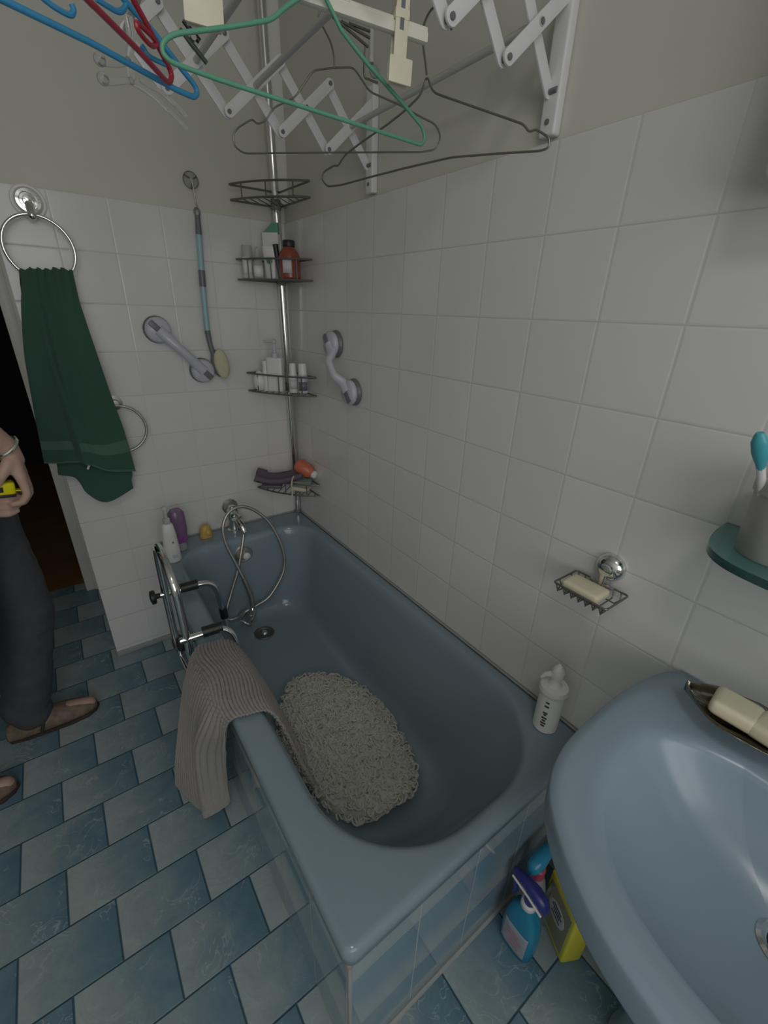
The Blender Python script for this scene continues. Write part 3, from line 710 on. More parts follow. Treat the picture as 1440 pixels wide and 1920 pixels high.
grab_handle('grab_handle', 'diagonal suction grab handle on the back wall near the brush', (-0.5091, -0.0, 1.3116), (-0.3754, 0.0, 1.1678), (0, -1, 0), .045, ('grey', 'lgrey'), 1)
grab_handle('grab_handle', 'suction grab handle on the long wall to the right of the pole', (0.0, -0.3925, 1.2851), (0.0, -0.5139, 1.1364), (-1, 0, 0), .058, ('grey', 'lgrey'), 1)

# soap dish with suction mount on the long wall
c = V((0.0, -1.4957, 0.9355))
t = thing('wire_soap_dish', 'chrome wire soap dish on a round suction mount below the glass shelf', 'soap dish', c)
b = MB(); b.lathe([(.029, 0), (.030, .004), (.028, .012), (.020, .020), (.013, .022), (.012, .030), (.001, .032)], c, (-1, 0, 0), 36); b.build('suction_mount', 'chrome', t)
b = MB(); b.tube([c+V((-.02, .004, -.002)), c+V((-.022, .004, -.032)), (-.020, c.y+.004, .897)], [.008, .007, .006], 12); b.box((-.0165, c.y+.004, .898), (.008, .05, .006), None, .002); b.build('bracket', 'chrome', t)
zz = .898; X0, X1_, Y0_, Y1_ = -.096, -.014, -1.546, -1.433
b = MB(); b.tube(fillet([(X0, Y0_, zz), (X1_, Y0_, zz), (X1_, Y1_, zz), (X0, Y1_, zz)], .006, 3, True), .0022, 8, True)
for k in range(7):
    y = Y1_-.010-k*.0155
    b.tube(fillet([(X0, y+.004, zz), (X0+.004, y, zz-.018), (X1_-.004, y, zz-.018), (X1_, y+.004, zz)], .006, 3), .0015, 6)
    b.tube([(X0+.004, y, zz-.018), (X0, y-.005, zz)], .0015, 6)
b.tube([(X0+.02, Y0_+.0, zz), (X0+.02, Y0_+.014, zz-.018), (X0+.02, Y1_-.01, zz-.018), (X0+.02, Y1_, zz)], .0015, 6)
b.tube([(X1_-.02, Y0_+.0, zz), (X1_-.02, Y0_+.014, zz-.018), (X1_-.02, Y1_-.01, zz-.018), (X1_-.02, Y1_, zz)], .0015, 6)
b.build('basket', 'wire', t)
b = MB(); b.box((-.056, -1.480, zz-.005), (.052, .080, .020), None, .009, 3); tag(b.build('soap_bar', 'soap'), 'pale cream soap bar in the wire soap dish on the wall', 'soap')
# ================================================================== basin
YM = -1.93
half = [(-.004, -1.668), (-.05, -1.646), (-.15, -1.630), (-.26, -1.629), (-.345, -1.637), (-.41, -1.665), (-.460, -1.720), (-.494, -1.785), (-.511, -1.857), (-.516, -1.93)]
full = half+[(x, 2*YM-y) for x, y in half[-2::-1]]
outl = [V((p.x, p.y, 0)) for p in catmull([(x, y, 0) for x, y in full], 6)]
def sstep(a, b, x): x = min(1, max(0, (x-a)/(b-a))); return x*x*(3-2*x)
def rimz(p): return .80+.030*sstep(-.14, -.02, p.x)*sstep(.27, .12, abs(p.y-YM))
cen = V((-.24, YM, 0))
inn = []
for p in outl:           # matching bowl outline, a rounded shape inside the rim
    d = (p-cen); a = math.atan2(d.y, d.x)
    rx = .118 if d.x > 0 else .222
    ry = .240
    n_ = 2.5
    r = (abs(math.cos(a)/rx)**n_+abs(math.sin(a)/ry)**n_)**(-1/n_)
    inn.append(cen+V((r*math.cos(a), r*math.sin(a), 0)))
def ring(f, z, src=outl, zfun=None): return [V(((p.x-cen.x)*f+cen.x, (p.y-cen.y)*f+cen.y, (zfun(p) if zfun else 0)+z)) for p in src]

def lerpring(t, dz): return [V((a.x*(1-t)+b_.x*t, a.y*(1-t)+b_.y*t, (rimz(a)*(1-t)+.800*t)+dz)) for a, b_ in zip(outl, inn)]
bs = thing('wash_basin', 'pale blue ceramic pedestal wash basin on the long tiled wall', 'basin', (-.2, YM, 0))
def under(f, z): return [V((min(-.004, (p.x+.02)*f-.02), (p.y-YM)*f+YM, z)) for p in outl]
Rr = [under(.42, .60), under(.62, .64), under(.82, .690), under(.93, .722), under(.975, .738), ring(.992, -.054, outl, rimz), ring(1.0, -.046, outl, rimz), ring(1.003, -.012, outl, rimz), ring(1.001, -.005, outl, rimz), ring(.994, -.001, outl, rimz), lerpring(.25, .0), lerpring(.6, -.0015), lerpring(.85, -.0045), lerpring(1.0, -.009)]
for f, z in ((.965, .780), (.92, .765), (.86, .748), (.78, .729), (.68, .711), (.56, .695), (.42, .681), (.28, .671), (.17, .665), (.10, .662), (.03, .661)): Rr.append(ring(f, z, inn))
MB().loft(Rr, True, True).build('bowl', 'basin', bs, sharp=70)
b = MB(); b.lathe([(.10, 0), (.11, .01), (.10, .03), (.085, .2), (.085, .45), (.11, .6), (.13, .66)], (-.16, YM, 0), seg=36, sx=.85); b.build('pedestal', 'basin', bs)
b = MB(); b.lathe([(.034, 0), (.036, .003), (.031, .006), (.026, .003), (.024, -.004)], (-.235, YM, .662), seg=32, cap=False); b.build('waste_ring', 'chrome', bs)
b = MB(); b.lathe([(.0245, 0), (.02, .002), (.001, .003)], (-.235, YM, .6615), seg=24); b.build('waste_hole', 'black', bs)
for s in (-1, 1):
    b = MB(); b.lathe([(.022, 0), (.022, .008), (.016, .015), (.015, .05), (.022, .055), (.022, .075), (.012, .082), (.001, .083)], (-.055, YM-.06+s*.13-.05, .822), seg=24); b.tube(catmull([(-.055, YM-.06+s*.13-.05, .86), (-.10, YM-.06+s*.13-.05, .868), (-.125, YM-.06+s*.13-.05, .85)], 5), [.012, .011, .010], 12); b.build('tap', 'chrome', bs)

# leaf shaped metal dish with two soap bars pressed together
c0 = V((-.094, -1.790, .824)); ang = .10
def leaf(u, v):
    t = (u-.5)*2; w = .050*(1-abs(t)**2.4)+.004; s = (v-.5)*2
    p = V((s*w, t*.090, .004+.016*abs(s)**2.2+.012*abs(t)**3+.0016*math.cos(s*14+abs(t)*9)))
    q = Matrix.Rotation(ang, 3, 'Z') @ p
    return c0+q
dsh = solid(MB().grid(leaf, 40, 24).build('leaf_dish', 'tarnish', recalc=False), .002)
tag(dsh, 'silver leaf shaped metal dish on the back of the blue basin', 'dish')
sp = []
for k, (dx, dy, dz, rz, sy_) in enumerate(((.002, .022, .024, .10, .029), (.0, -.036, .024, -.15, .033))):
    b = MB(); b.box((c0.x+dx, c0.y+dy, c0.z+dz), (.060, sy_*2.2, .026), Euler((.06*(-1)**k, .06, rz)), .011, 4)
    for v in b.bm.verts: v.co += V((0, 0, .003*nz(v.co.x, v.co.y, 5, 40)))
    o = b.build('soap_bar', 'soap')
    tag(o, ('worn cream soap bar at the far end of the silver leaf dish' if k == 0 else 'worn cream soap bar at the near end of the silver leaf dish'), 'soap')

# ================================================================== glass shelf, tumbler, toothbrush, cabinet
gh = [(.0, -1.648), (-.06, -1.650), (-.115, -1.662), (-.148, -1.690), (-.163, -1.735), (-.168, -1.80), (-.17, -1.93)]
go = gh+[(x, 2*YM-y) for x, y in gh[-2::-1]]
gs = thing('glass_shelf', 'thick green edged glass shelf above the basin holding a metal tumbler', 'shelf', (0, YM, 1.09))
MB().prism([(p.x, p.y) for p in catmull([(x, y, 0) for x, y in go], 5)], 'z', 1.088, 1.100, .003).build('glass_plate', 'glass', gs)
for y in (-1.80, -2.06): MB().lathe([(.014, 0), (.014, .03), (.010, .034)], (-.0, y, 1.079), (-1, 0, 0), 20).build('shelf_holder', 'chrome', gs)
c = V((-.082, -1.730, 1.101))
t = thing('tumbler', 'brushed steel tumbler on the green glass shelf', 'tumbler', c)
b = MB(); b.lathe([(.043, 0), (.0455, .003), (.0485, .088), (.0515, .090), (.0520, .108), (.0520, .112), (.0495, .112), (.0465, .09), (.043, .006), (.001, .005)], c, seg=44, cap=True); b.build('cup', 'cupmetal', t)
t = thing('toothbrush', 'turquoise and white toothbrush standing in the steel tumbler', 'toothbrush', c+V((.01, -.01, .008)))
p1 = V((-0.1276, -1.689, 1.222)); p0 = V((-.075, -1.712, 1.113)); d = (p1-p0).normalized()
MB().tube([p0, p0.lerp(p1, .5), p1, p1+d*.02], [.006, .0055, .005, .006], 12, flat=(.7, (1, 0, 0))).build('handle', 'white', t)
MB().tube(catmull([p1-d*.03, p1, p1+d*.012, p1+d*.028, p1+d*.045, p1+d*.058], 5), [.0045, .0045, .006, .0095, .0095, .004], 14, flat=(.75, (1, 0, 0))).build('grip', 'teal_b', t)
t = thing('mirror_cabinet', 'white rounded wall cabinet at the right edge above the glass shelf', 'cabinet', (0, -1.85, 1.55))
MB().box(*bx(-.10, -.001, -2.15, -1.571, 1.549, 2.0), bev=.022, seg=5).build('cabinet_body', 'white', t)
MB().box(*bx(-.103, -.099, -2.12, -1.62, 1.59, 1.96), bev=.0015).build('mirror', 'chrome', t)

# ================================================================== cleaning products on the floor
def at(c, *m):
    return V(c)
c = V((-.226, -1.618, .001))
t = thing('trigger_spray_bottle', 'blue trigger spray bottle with pale label on the floor by the bath end', 'bottle', c)
def sq(a, bq, z, n=28, e=3.0, dx=0, dy=0):
    out = []
    for k in range(n):
        th = 2*PI*k/n; cx, sx_ = math.cos(th), math.sin(th)
        out.append((c.x+dx+a*abs(cx)**(2/e)*(1 if cx > 0 else -1), c.y+dy+bq*abs(sx_)**(2/e)*(1 if sx_ > 0 else -1), c.z+z))
    return out
MB().loft([sq(.024, .038, 0), sq(.028, .042, .005), sq(.029, .043, .05), sq(.027, .041, .10), sq(.022, .032, .14), sq(.015, .017, .165), sq(.013, .013, .18)], True, True).build('bottle_body', 'cyan', t)
b = MB(); b.lathe([(.016, .168), (.0175, .170), (.0175, .182), (.014, .186)], c, seg=24); b.build('neck_ring', 'white', t)
b = MB(); b.loft([[(c.x+w*math.cos(k*PI/8), c.y+y, c.z+z+h*math.sin(k*PI/8)) for k in range(16)] for y, z, w, h in ((.052, .232, .006, .007), (.045, .233, .009, .010), (.02, .236, .013, .013), (-.01, .232, .016, .017), (-.032, .222, .016, .017), (-.042, .214, .010, .011))], True, True)
b.lathe([(.013, .180), (.012, .215)], c, seg=20); b.build('spray_head', 'navy', t)
b = MB(); b.tube(catmull([c+V((0, .030, .226)), c+V((0, .040, .20)), c+V((0, .036, .172)), c+V((0, .042, .155))], 5), [.006, .0065, .006, .004], 10); b.build('trigger', 'navy', t)
b = MB(); b.tube([c+V((-.012, .046, .226)), c+V((-.0155, 0, .222)), c+V((-.014, -.036, .205))], .0028, 8); b.build('white_trim', 'white', t)
def lbl(u, v):
    z = .018+.082*v; y = -.032+.064*u
    return (c.x-.0292+.004*((2*u-1)**4)+(.002 if v > .8 else 0)*(v-.8)*5, c.y+y, c.z+z)
solid(MB().grid(lbl, 16, 12).build('label', 'label_b', t, recalc=False), .0006)
b = MB()
for y, z, w, h in ((.004, .078, .030, .008), (-.002, .064, .040, .007), (.003, .05, .034, .006), (-.004, .036, .026, .005)): b.box(c+V((-.0303, y, z)), (.0008, w, h), Euler((.12, 0, 0)))
b.build('label_print', 'label_pink', t)
# second trigger bottle, turquoise and pink
c = V((-.160, -1.592, .001))
t = thing('trigger_spray_bottle', 'turquoise and pink headed trigger spray bottle tucked behind the blue one', 'bottle', c)
MB().loft([sq(.026, .024, 0), sq(.030, .027, .005), sq(.030, .027, .11), sq(.022, .02, .15), sq(.013, .013, .175)], True, True).build('bottle_body', 'frost', t)
MB().lathe([(.016, .17), (.0165, .174), (.0165, .20), (.013, .204)], c, seg=20).build('neck_ring', 'pink', t)
b = MB(); b.loft([[(c.x+x, c.y+w*math.cos(k*PI/8), c.z+z+h*math.sin(k*PI/8)) for k in range(16)] for x, z, w, h in ((-.045, .232, .006, .008), (-.036, .236, .015, .016), (-.01, .243, .018, .018), (.022, .246, .014, .015), (.038, .246, .009, .011))], True, True); b.lathe([(.013, .198), (.012, .23)], c, seg=16); b.build('spray_head', 'cyan2', t)
b = MB(); b.lathe([(.009, 0), (.0095, .004), (.009, .018), (.004, .02)], c+V((.038, 0, .246)), (1, 0, 0), 16); b.build('nozzle', 'pink', t)
b = MB(); b.tube(catmull([c+V((.02, 0, .235)), c+V((.034, 0, .21)), c+V((.03, 0, .185))], 5), [.006, .006, .004], 10); b.build('trigger', 'pink', t)
# clear wrapping beside it
b = MB()
def crumple(u, v):
    a = u*2*PI; r = .030*(1-.35*v)+.007*noise.noise(V((math.cos(a)*2, math.sin(a)*2, v*4)))
    return (-.118+r*math.cos(a), -1.628+r*math.sin(a)*.8, .002+.155*v+.01*noise.noise(V((math.cos(a)*3, math.sin(a)*3, 7))))
b.grid(crumple, 40, 16); solid(tag(b.build('plastic_bag', 'clear', recalc=False), 'crumpled clear plastic bag between the spray bottle and yellow pack', 'bag'), .0006)
# yellow pack
P0 = V((-.1745, -1.7044, .001)); da = V((.46, .888, 0)); db = V((.888, -.46, 0)); A_, B_, H_ = .108, .052, .182
t = thing('yellow_pack', 'bright yellow flat cleaning pack with grey label under the basin', 'pack', P0+da*.05)
q = Matrix((da, db, V((0, 0, 1)))).transposed().to_euler()
MB().box(P0+da*A_/2+db*B_/2+V((0, 0, H_/2)), (A_, B_, H_), q, .007, 3).build('pack_body', 'yellow', t)
MB().box(P0+da*A_/2+db*(-.0006)+V((0, 0, H_*.50)), (A_*.80, .001, H_*.80), q).build('label', 'label_y', t)
b = MB(); b.lathe([(.030, 0), (.030, .0010), (.001, .0011)], P0+da*A_*.5-db*.0010+V((0, 0, H_*.56)), -db, 28); b.build('label_disc', 'label', t)
b = MB()
for k, (oz, w) in enumerate(((.018, .030), (.008, .040), (-.002, .026), (-.014, .034))): b.box(P0+da*A_*.5-db*.0022+V((0, 0, H_*.56+oz)), (w, .0006, .0055), q)
b.build('label_print', 'print', t)

# ================================================================== loop bath mat in the tub
mc = V((-.335, -.965, .0)); ax_, ay_ = .178, .300
def matz(x, y):
    dx, dy = (x-mc.x)/ax_, (y-mc.y)/ay_; r2 = dx*dx+dy*dy
    base = .104+max(0, (-1.17-y))*.30
    return base+.012+.052*max(0, 1-r2)**.55
mt = thing('bath_mat', 'oval grey looped non slip mat lying in the bottom of the bath', 'bath mat', (mc.x, mc.y, .1))
def mg(u, v):
    r = v; a = 2*PI*u
    rr = r*(1+.03*math.sin(a*5)*r)
    x, y = mc.x+ax_*rr*math.cos(a), mc.y+ay_*rr*math.sin(a)
    z = matz(x, y)+.009*noise.noise(V((x*60, y*60, 0)))*(1 if r < .98 else .3)-(0.014 if r > .985 else 0)
    return (x, y, z)
b = MB(); b.grid(mg, 120, 40); bmesh.ops.remove_doubles(b.bm, verts=b.bm.verts, dist=1e-5)
b.build('mat_base', 'mat', mt, recalc=True, sharp=0)
b = MB(); random.seed(11)
for k in range(1700):
    r = math.sqrt(random.random())*1.02; a = random.random()*2*PI
    rr = r*(1+.03*math.sin(a*5)*r); x, y = mc.x+ax_*rr*math.cos(a), mc.y+ay_*rr*math.sin(a); z = matz(x, y)
    th = random.random()*2*PI; R_ = .0075+.005*random.random(); arc = 2.6+random.random()*2.6; pts = []
    for i in range(8):
        t_ = arc*i/7+th
        pts.append((x+R_*math.cos(t_), y+R_*math.sin(t_), z+.0012+.0042*math.sin(i*1.1+th*3)))
    b.tube(pts, .0030, 6, cap=False)
b.build('mat_loops', 'mat', mt, recalc=False, sharp=0)['kind'] = 'stuff'

# ================================================================== extending drying rack on the long wall
rk = thing('drying_rack', 'white extending concertina drying rack fixed high on the long wall', 'drying rack', (0, -.89, 1.69))
Lk = lambda k, y: V((-.015-.1262*k, y, 1.757+.0103*k)); Uk = lambda k, y: V((-.008-.127*k, y, 1.887+.0100*k))
for y in (-.60, -1.18):
    b = MB(); b.box(*bx(-.014, .006, y-.017, y+.017, 1.694, 1.925), bev=.005, seg=3); br = b.build('wall_bracket', 'rack', rk)
    b = MB()
    for z in (1.715, 1.757, 1.887): b.lathe([(.0045, 0), (.0045, .002), (.001, .003)], (-.014, y, z), (-1, 0, 0), 12)
    b.build('screw', 'grey', br)
    sg = -1
    cmid = lambda k: (Lk(k, y)+Uk(k, y)+Lk(k+1, y)+Uk(k+1, y))/4
    for k in range(5):
        for (p, q_, off) in (((Uk(k, y), Lk(k+1, y), -.006), (Lk(k, y), Uk(k+1, y), .006)) if k < 4 else ((Uk(k, y), cmid(k), -.006), (Lk(k, y), cmid(k), .006))):
            d = (q_-p).normalized(); p_ = p-d*.010; q2 = q_+d*.010
            ang_ = math.atan2(-d.z, d.x); m = (p_+q2)/2; m.y += off
            hl = (q2-p_).length/2-.0113; st = [(hl+.0113*math.cos(a_), .0113*math.sin(a_)) for a_ in [-PI/2+PI*i_/8 for i_ in range(9)]]; st = st+[(-a_, -b_) for a_, b_ in st]
            bb = MB(); bb.prism(st, 'y', -.0023, .0023, .001); bmesh.ops.transform(bb.bm, matrix=Matrix.Translation(m) @ Euler((0, ang_, 0)).to_matrix().to_4x4(), verts=bb.bm.verts); bb.build('scissor_arm', 'rack', rk)
        for pv in (Lk(k, y), Uk(k, y), (Lk(k, y)+Uk(k, y)+Lk(k+1, y)+Uk(k+1, y))/4):
            MB().lathe([(.0045, -.0115), (.0045, .0115)], pv, (0, 1, 0), 12).build('pivot_pin', 'grey', rk)
for k in (0, 2, 3, 4):
    cz = (Lk(k, 0)+Uk(k, 0)+Lk(k+1, 0)+Uk(k+1, 0))/4
    MB().tube([(cz.x, -.59, cz.z), (cz.x, -1.19, cz.z)], .0062, 12).build('rail', 'rail', rk)

# ================================================================== hangers
def hanger(name, label, path, r, mat, extra=None, closed=True, grp='coat hangers on the drying rack', fl=.012, seg=10, hook=None, hookmat=None):
    c = sum((V(p) for p in path), V())/len(path)
    t = thing(name, label, 'coat hanger', c, 'plastic hangers on the drying rack' if mat in ('green', 'blue', 'red') else 'wire hangers on the drying rack')
    MB().tube(fillet(path, fl, 5, closed), r, seg, closed).build('hanger_frame', mat, t)
    if hook: MB().tube(catmull(hook, 6), r*.9 if hookmat is None else .0016, 8).build('hook', hookmat or mat, t)
    for k, e in enumerate(extra or []): MB().tube(catmull(e, 5), r*.85, 8).build('strap_notch', mat, t)
    return t
gp = [(-0.502, -1.1364, 1.7358), (-0.5197, -1.1371, 1.7198), (-0.5828, -1.1394, 1.6942), (-0.64, -1.1416, 1.6727), (-0.6513, -1.142, 1.6655), (-0.657, -1.1422, 1.6586), (-0.6577, -1.1423, 1.6508), (-0.65, -1.142, 1.6461), (-0.6355, -1.1414, 1.6453), (-0.5889, -1.1397, 1.6442), (-0.4537, -1.1346, 1.645), (-0.2614, -1.1273, 1.6463), (-0.2538, -1.127, 1.6548), (-0.2599, -1.1273, 1.6688), (-0.2956, -1.1286, 1.6856), (-0.3785, -1.1317, 1.7198), (-0.4172, -1.1332, 1.7398), (-0.4239, -1.1334, 1.7468), (-0.4377, -1.134, 1.7605)]
g0 = V((-.452, -1.135, 1.772)); gp = gp+[tuple(g0)]
hk = [g0, g0+V((0, 0, .03)), g0+V((.002, 0, .05)), (-.440, -1.135, 1.846), (-.446, -1.135, 1.861), (-.460, -1.135, 1.862), (-.469, -1.135, 1.850)]
hanger('plastic_hanger', 'thin green plastic hanger hanging low in front of the rack', gp, .0027, 'green', hook=hk, fl=.014)
wp = [(-0.2968, -0.9067, 1.7979), (-0.2707, -0.9313, 1.798), (-0.2488, -0.9521, 1.7633), (-0.207, -0.9917, 1.7435), (-0.1944, -1.0036, 1.7356), (-0.1758, -1.0212, 1.7245), (-0.1573, -1.0388, 1.715), (-0.1489, -1.0467, 1.696), (-0.1536, -1.0423, 1.6777), (-0.1726, -1.0243, 1.6737), (-0.3037, -0.9001, 1.6737), (-0.4331, -0.7776, 1.6728), (-0.4459, -0.7654, 1.6839), (-0.4477, -0.7637, 1.7007), (-0.4395, -0.7716, 1.713), (-0.4162, -0.7936, 1.7265), (-0.4097, -0.7997, 1.7184), (-0.3977, -0.8111, 1.7222), (-0.384, -0.8241, 1.7428), (-0.3528, -0.8537, 1.7571), (-0.3261, -0.8789, 1.795)]
wk = [(-0.2968, -0.9067, 1.7979), (-0.2973, -0.9062, 1.814), (-0.3014, -0.9023, 1.832), (-0.3096, -0.8945, 1.8498), (-0.3151, -0.8893, 1.8604), (-0.317, -0.8875, 1.8687), (-0.3112, -0.893, 1.878)]
hanger('wire_hanger', 'bent grey wire hanger hanging level in front of the left scissor arms', wp, .0016, 'wire', hook=wk, hookmat='wire', fl=.010, seg=8)
wp = [(-0.2619, -1.1318, 1.7327), (-0.2573, -1.1444, 1.7094), (-0.2513, -1.161, 1.7019), (-0.2045, -1.2899, 1.6474), (-0.2012, -1.299, 1.6369), (-0.198, -1.308, 1.6391), (-0.1907, -1.328, 1.6266), (-0.19, -1.3301, 1.6148), (-0.1943, -1.3183, 1.6127), (-0.2166, -1.2567, 1.6177), (-0.2431, -1.1836, 1.6225), (-0.2729, -1.1014, 1.6183), (-0.2998, -1.0271, 1.6131), (-0.321, -0.9687, 1.6081), (-0.3331, -0.9352, 1.609), (-0.3376, -0.9229, 1.6229), (-0.3356, -0.9283, 1.6331), (-0.3265, -0.9534, 1.6399), (-0.3239, -0.9606, 1.6374), (-0.3178, -0.9775, 1.6527), (-0.3029, -1.0184, 1.6677), (-0.2861, -1.0648, 1.6826), (-0.2745, -1.097, 1.6953), (-0.2645, -1.1244, 1.7105)]
wk = [(-0.2619, -1.1318, 1.7327), (-0.2633, -1.1277, 1.751), (-0.2652, -1.1226, 1.7716), (-0.2654, -1.1221, 1.7896), (-0.262, -1.1314, 1.8038), (-0.2572, -1.1446, 1.8079), (-0.2522, -1.1585, 1.8006), (-0.2496, -1.1657, 1.7852), (-0.2489, -1.1675, 1.7756)]
hanger('wire_hanger', 'bent dark wire hanger hooked on the right scissor arms', wp, .0016, 'wire', hook=wk, hookmat='wire', fl=.010, seg=8)
def mirror(pts, c, u):
    c, u = V(c), V(u).normalized(); out = []
    for p in pts:
        p = V(p); s = (p-c).dot(u); out.append(p-u*2*s)
    return out
bp_ = [(-0.6562, -0.9953, 1.7453), (-0.6454, -0.9906, 1.7401), (-0.6229, -0.9809, 1.7305), (-0.6044, -0.973, 1.7172), (-0.5851, -0.9646, 1.7044), (-0.5705, -0.9583, 1.6959), (-0.5656, -0.9562, 1.6884), (-0.5731, -0.9595, 1.6796), (-0.6016, -0.9718, 1.6789), (-0.7099, -1.0185, 1.6856)]
cB = V((-.762, -1.041, 0)); uB = V((.225, .097, 0)).normalized(); nB = cB+V((0, 0, 1.815))
pth = [nB]+bp_+mirror(bp_, cB, uB)[::-1]
nt = [(-0.694, -1.0116, 1.7316), (-0.6793, -1.0053, 1.7306), (-0.6686, -1.0007, 1.7314), (-0.6602, -0.997, 1.7381), (-0.656, -0.9952, 1.7464)]
nt2 = [(-0.6446, -0.9903, 1.7094), (-0.6416, -0.989, 1.7068), (-0.6355, -0.9864, 1.7017), (-0.6132, -0.9768, 1.7019)]
nt3 = [(-0.7573, -1.0389, 1.7063), (-0.7442, -1.0332, 1.7026), (-0.7286, -1.0265, 1.7023), (-0.7228, -1.024, 1.7085), (-0.7238, -1.0245, 1.7135)]
hkB = [nB, nB+V((.01, .003, .02)), nB+V((.08, .03, .035)), nB+V((.165, .05, .045)), nB+V((.180, .055, .064)), nB+V((.192, .058, .055)), nB+V((.194, .059, .045))]
hanger('plastic_hanger', 'bright blue plastic hanger at the upper left of the rack', pth, .0038, 'blue', [nt, nt2, nt3], hook=hkB, fl=.006, seg=12)
rp_ = [(-0.6578, -1.042, 1.7305), (-0.6372, -1.0141, 1.7193), (-0.6181, -0.9881, 1.7073), (-0.6072, -0.9734, 1.7004), (-0.6046, -0.97, 1.694), (-0.6101, -0.9774, 1.683), (-0.6187, -0.989, 1.6795), (-0.6616, -1.0472, 1.6819), (-0.7222, -1.1293, 1.6799), (-0.7396, -1.1528, 1.6797)]
cR = V((-.728, -1.137, 0)); uR = V((.107, .145, 0)).normalized(); nR = cR+V((0, 0, 1.812))
pth = [nR]+rp_+mirror(rp_, cR, uR)[::-1]
lo = [(-0.6581, -1.0424, 1.7104), (-0.6484, -1.0292, 1.7126), (-0.635, -1.0112, 1.7142), (-0.6278, -1.0014, 1.7119), (-0.6366, -1.0132, 1.7037), (-0.6492, -1.0304, 1.702), (-0.6579, -1.0421, 1.7047), (-0.6581, -1.0424, 1.7104)]
hkR = [nR, nR+V((.01, .005, .02)), nR+V((.06, .04, .036)), nR+V((.13, .06, .048)), nR+V((.146, .064, .067)), nR+V((.158, .067, .058)), nR+V((.160, .068, .048))]
hanger('plastic_hanger', 'dark red plastic hanger crossing the blue one at upper left', pth, .0036, 'red', [lo], hook=hkR, fl=.006, seg=12)
# clear hanger behind, hanging askew
cp_ = [(-0.6149, -0.8, 1.812), (-0.6151, -0.8, 1.7868), (-0.6226, -0.8, 1.759), (-0.6237, -0.8, 1.7322), (-0.6133, -0.8, 1.7279), (-0.5843, -0.8, 1.7136), (-0.5432, -0.8, 1.6834)]
t = thing('clear_hanger', 'clear plastic clip hanger hanging behind the red and blue hangers', 'coat hanger', cp_[3])
MB().tube(catmull(cp_, 5), [.007, .007, .006, .006, .006, .005, .004], 10, flat=(.45, (0, 1, 0))).build('hanger_frame', 'clear', t)
MB().tube(catmull([(-0.612, -0.8, 1.735), (-0.5821, -0.8, 1.7269), (-0.5584, -0.8, 1.7136), (-0.5424, -0.8, 1.7009)], 5), .004, 10).build('lower_bar', 'clear', t)
for pts in ([(-0.6675, -0.8, 1.7463), (-0.6613, -0.8, 1.744), (-0.6386, -0.8, 1.7485), (-0.6229, -0.8, 1.7577)], [(-0.6678, -0.8, 1.7229), (-0.6592, -0.8, 1.721), (-0.6388, -0.8, 1.7273), (-0.6223, -0.8, 1.7312)]):
    o = MB(); o.tube(catmull(pts, 5), [.006, .005, .0045, .005], 10); o.ball(pts[0], .009, 1, .6, 1); o.build('clip', 'clear', t)
# skirt hanger with sliding clips
a, bq = V((-.6000, -1.0768, 1.772)), V((-.2878, -1.1591, 1.7568)); d = (bq-a).normalized(); nn = V((-d.y, d.x, 0)).normalized(); zz_ = d.cross(nn); mid = (a+bq)/2
qe = Matrix((d, nn, zz_)).transposed().to_euler()
t = thing('skirt_hanger', 'off white skirt hanger with sliding cream clips hanging from the rack', 'coat hanger', mid)
b = MB(); b.box(mid+V((0, 0, .001)), ((bq-a).length, .012, .013), qe, .003); b.box(mid+V((0, 0, .0095)), ((bq-a).length, .007, .006), qe, .002); b.build('clip_bar', 'cream2', t)
b = MB(); b.prism([(-.075, .009), (.055, .009), (.040, .022), (.028, .050), (.012, .066), (-.012, .066), (-.03, .050), (-.055, .022)], 'y', -.005, .005, .003)
bmesh.ops.transform(b.bm, matrix=Matrix.Translation(mid+d*-.01) @ Matrix((d, nn, zz_)).transposed().to_4x4(), verts=b.bm.verts); b.build('hub', 'cream2', t)
h0 = mid+d*-.01+V((0, 0, .063)); MB().tube(catmull([h0, h0+V((0, 0, .02)), h0+V((.012, 0, .032)), h0+V((.014, 0, .046)), h0+V((.0, 0, .058)), h0+V((-.016, 0, .046))], 6), .0022, 10).build('hook', 'steel', t)
for s, w in ((.866, 1.0), (.045, 1.3)):
    m = a+d*(bq-a).length*s
    b = MB()
    b.box(m-nn*.008+V((0, 0, .008)), (.020*w, .004, .085), qe, .0015); b.box(m-nn*.008+V((0, 0, -.046)), (.036*w, .005, .030), qe, .002)
    b.box(m+nn*.009+V((0, 0, .004)), (.018*w, .004, .070), qe, .0015); b.box(m+nn*.004+V((0, 0, -.046)), (.032*w, .005, .026), qe, .002)
    b.box(m+V((0, 0, .014)), (.022*w, .022, .012), qe, .002)
    cl = b.build('clip', 'cream', t)
    MB().box(m-nn*.0103+V((0, 0, .014)), (.006, .001, .034), qe).build('clip_slot', 'grey', cl)
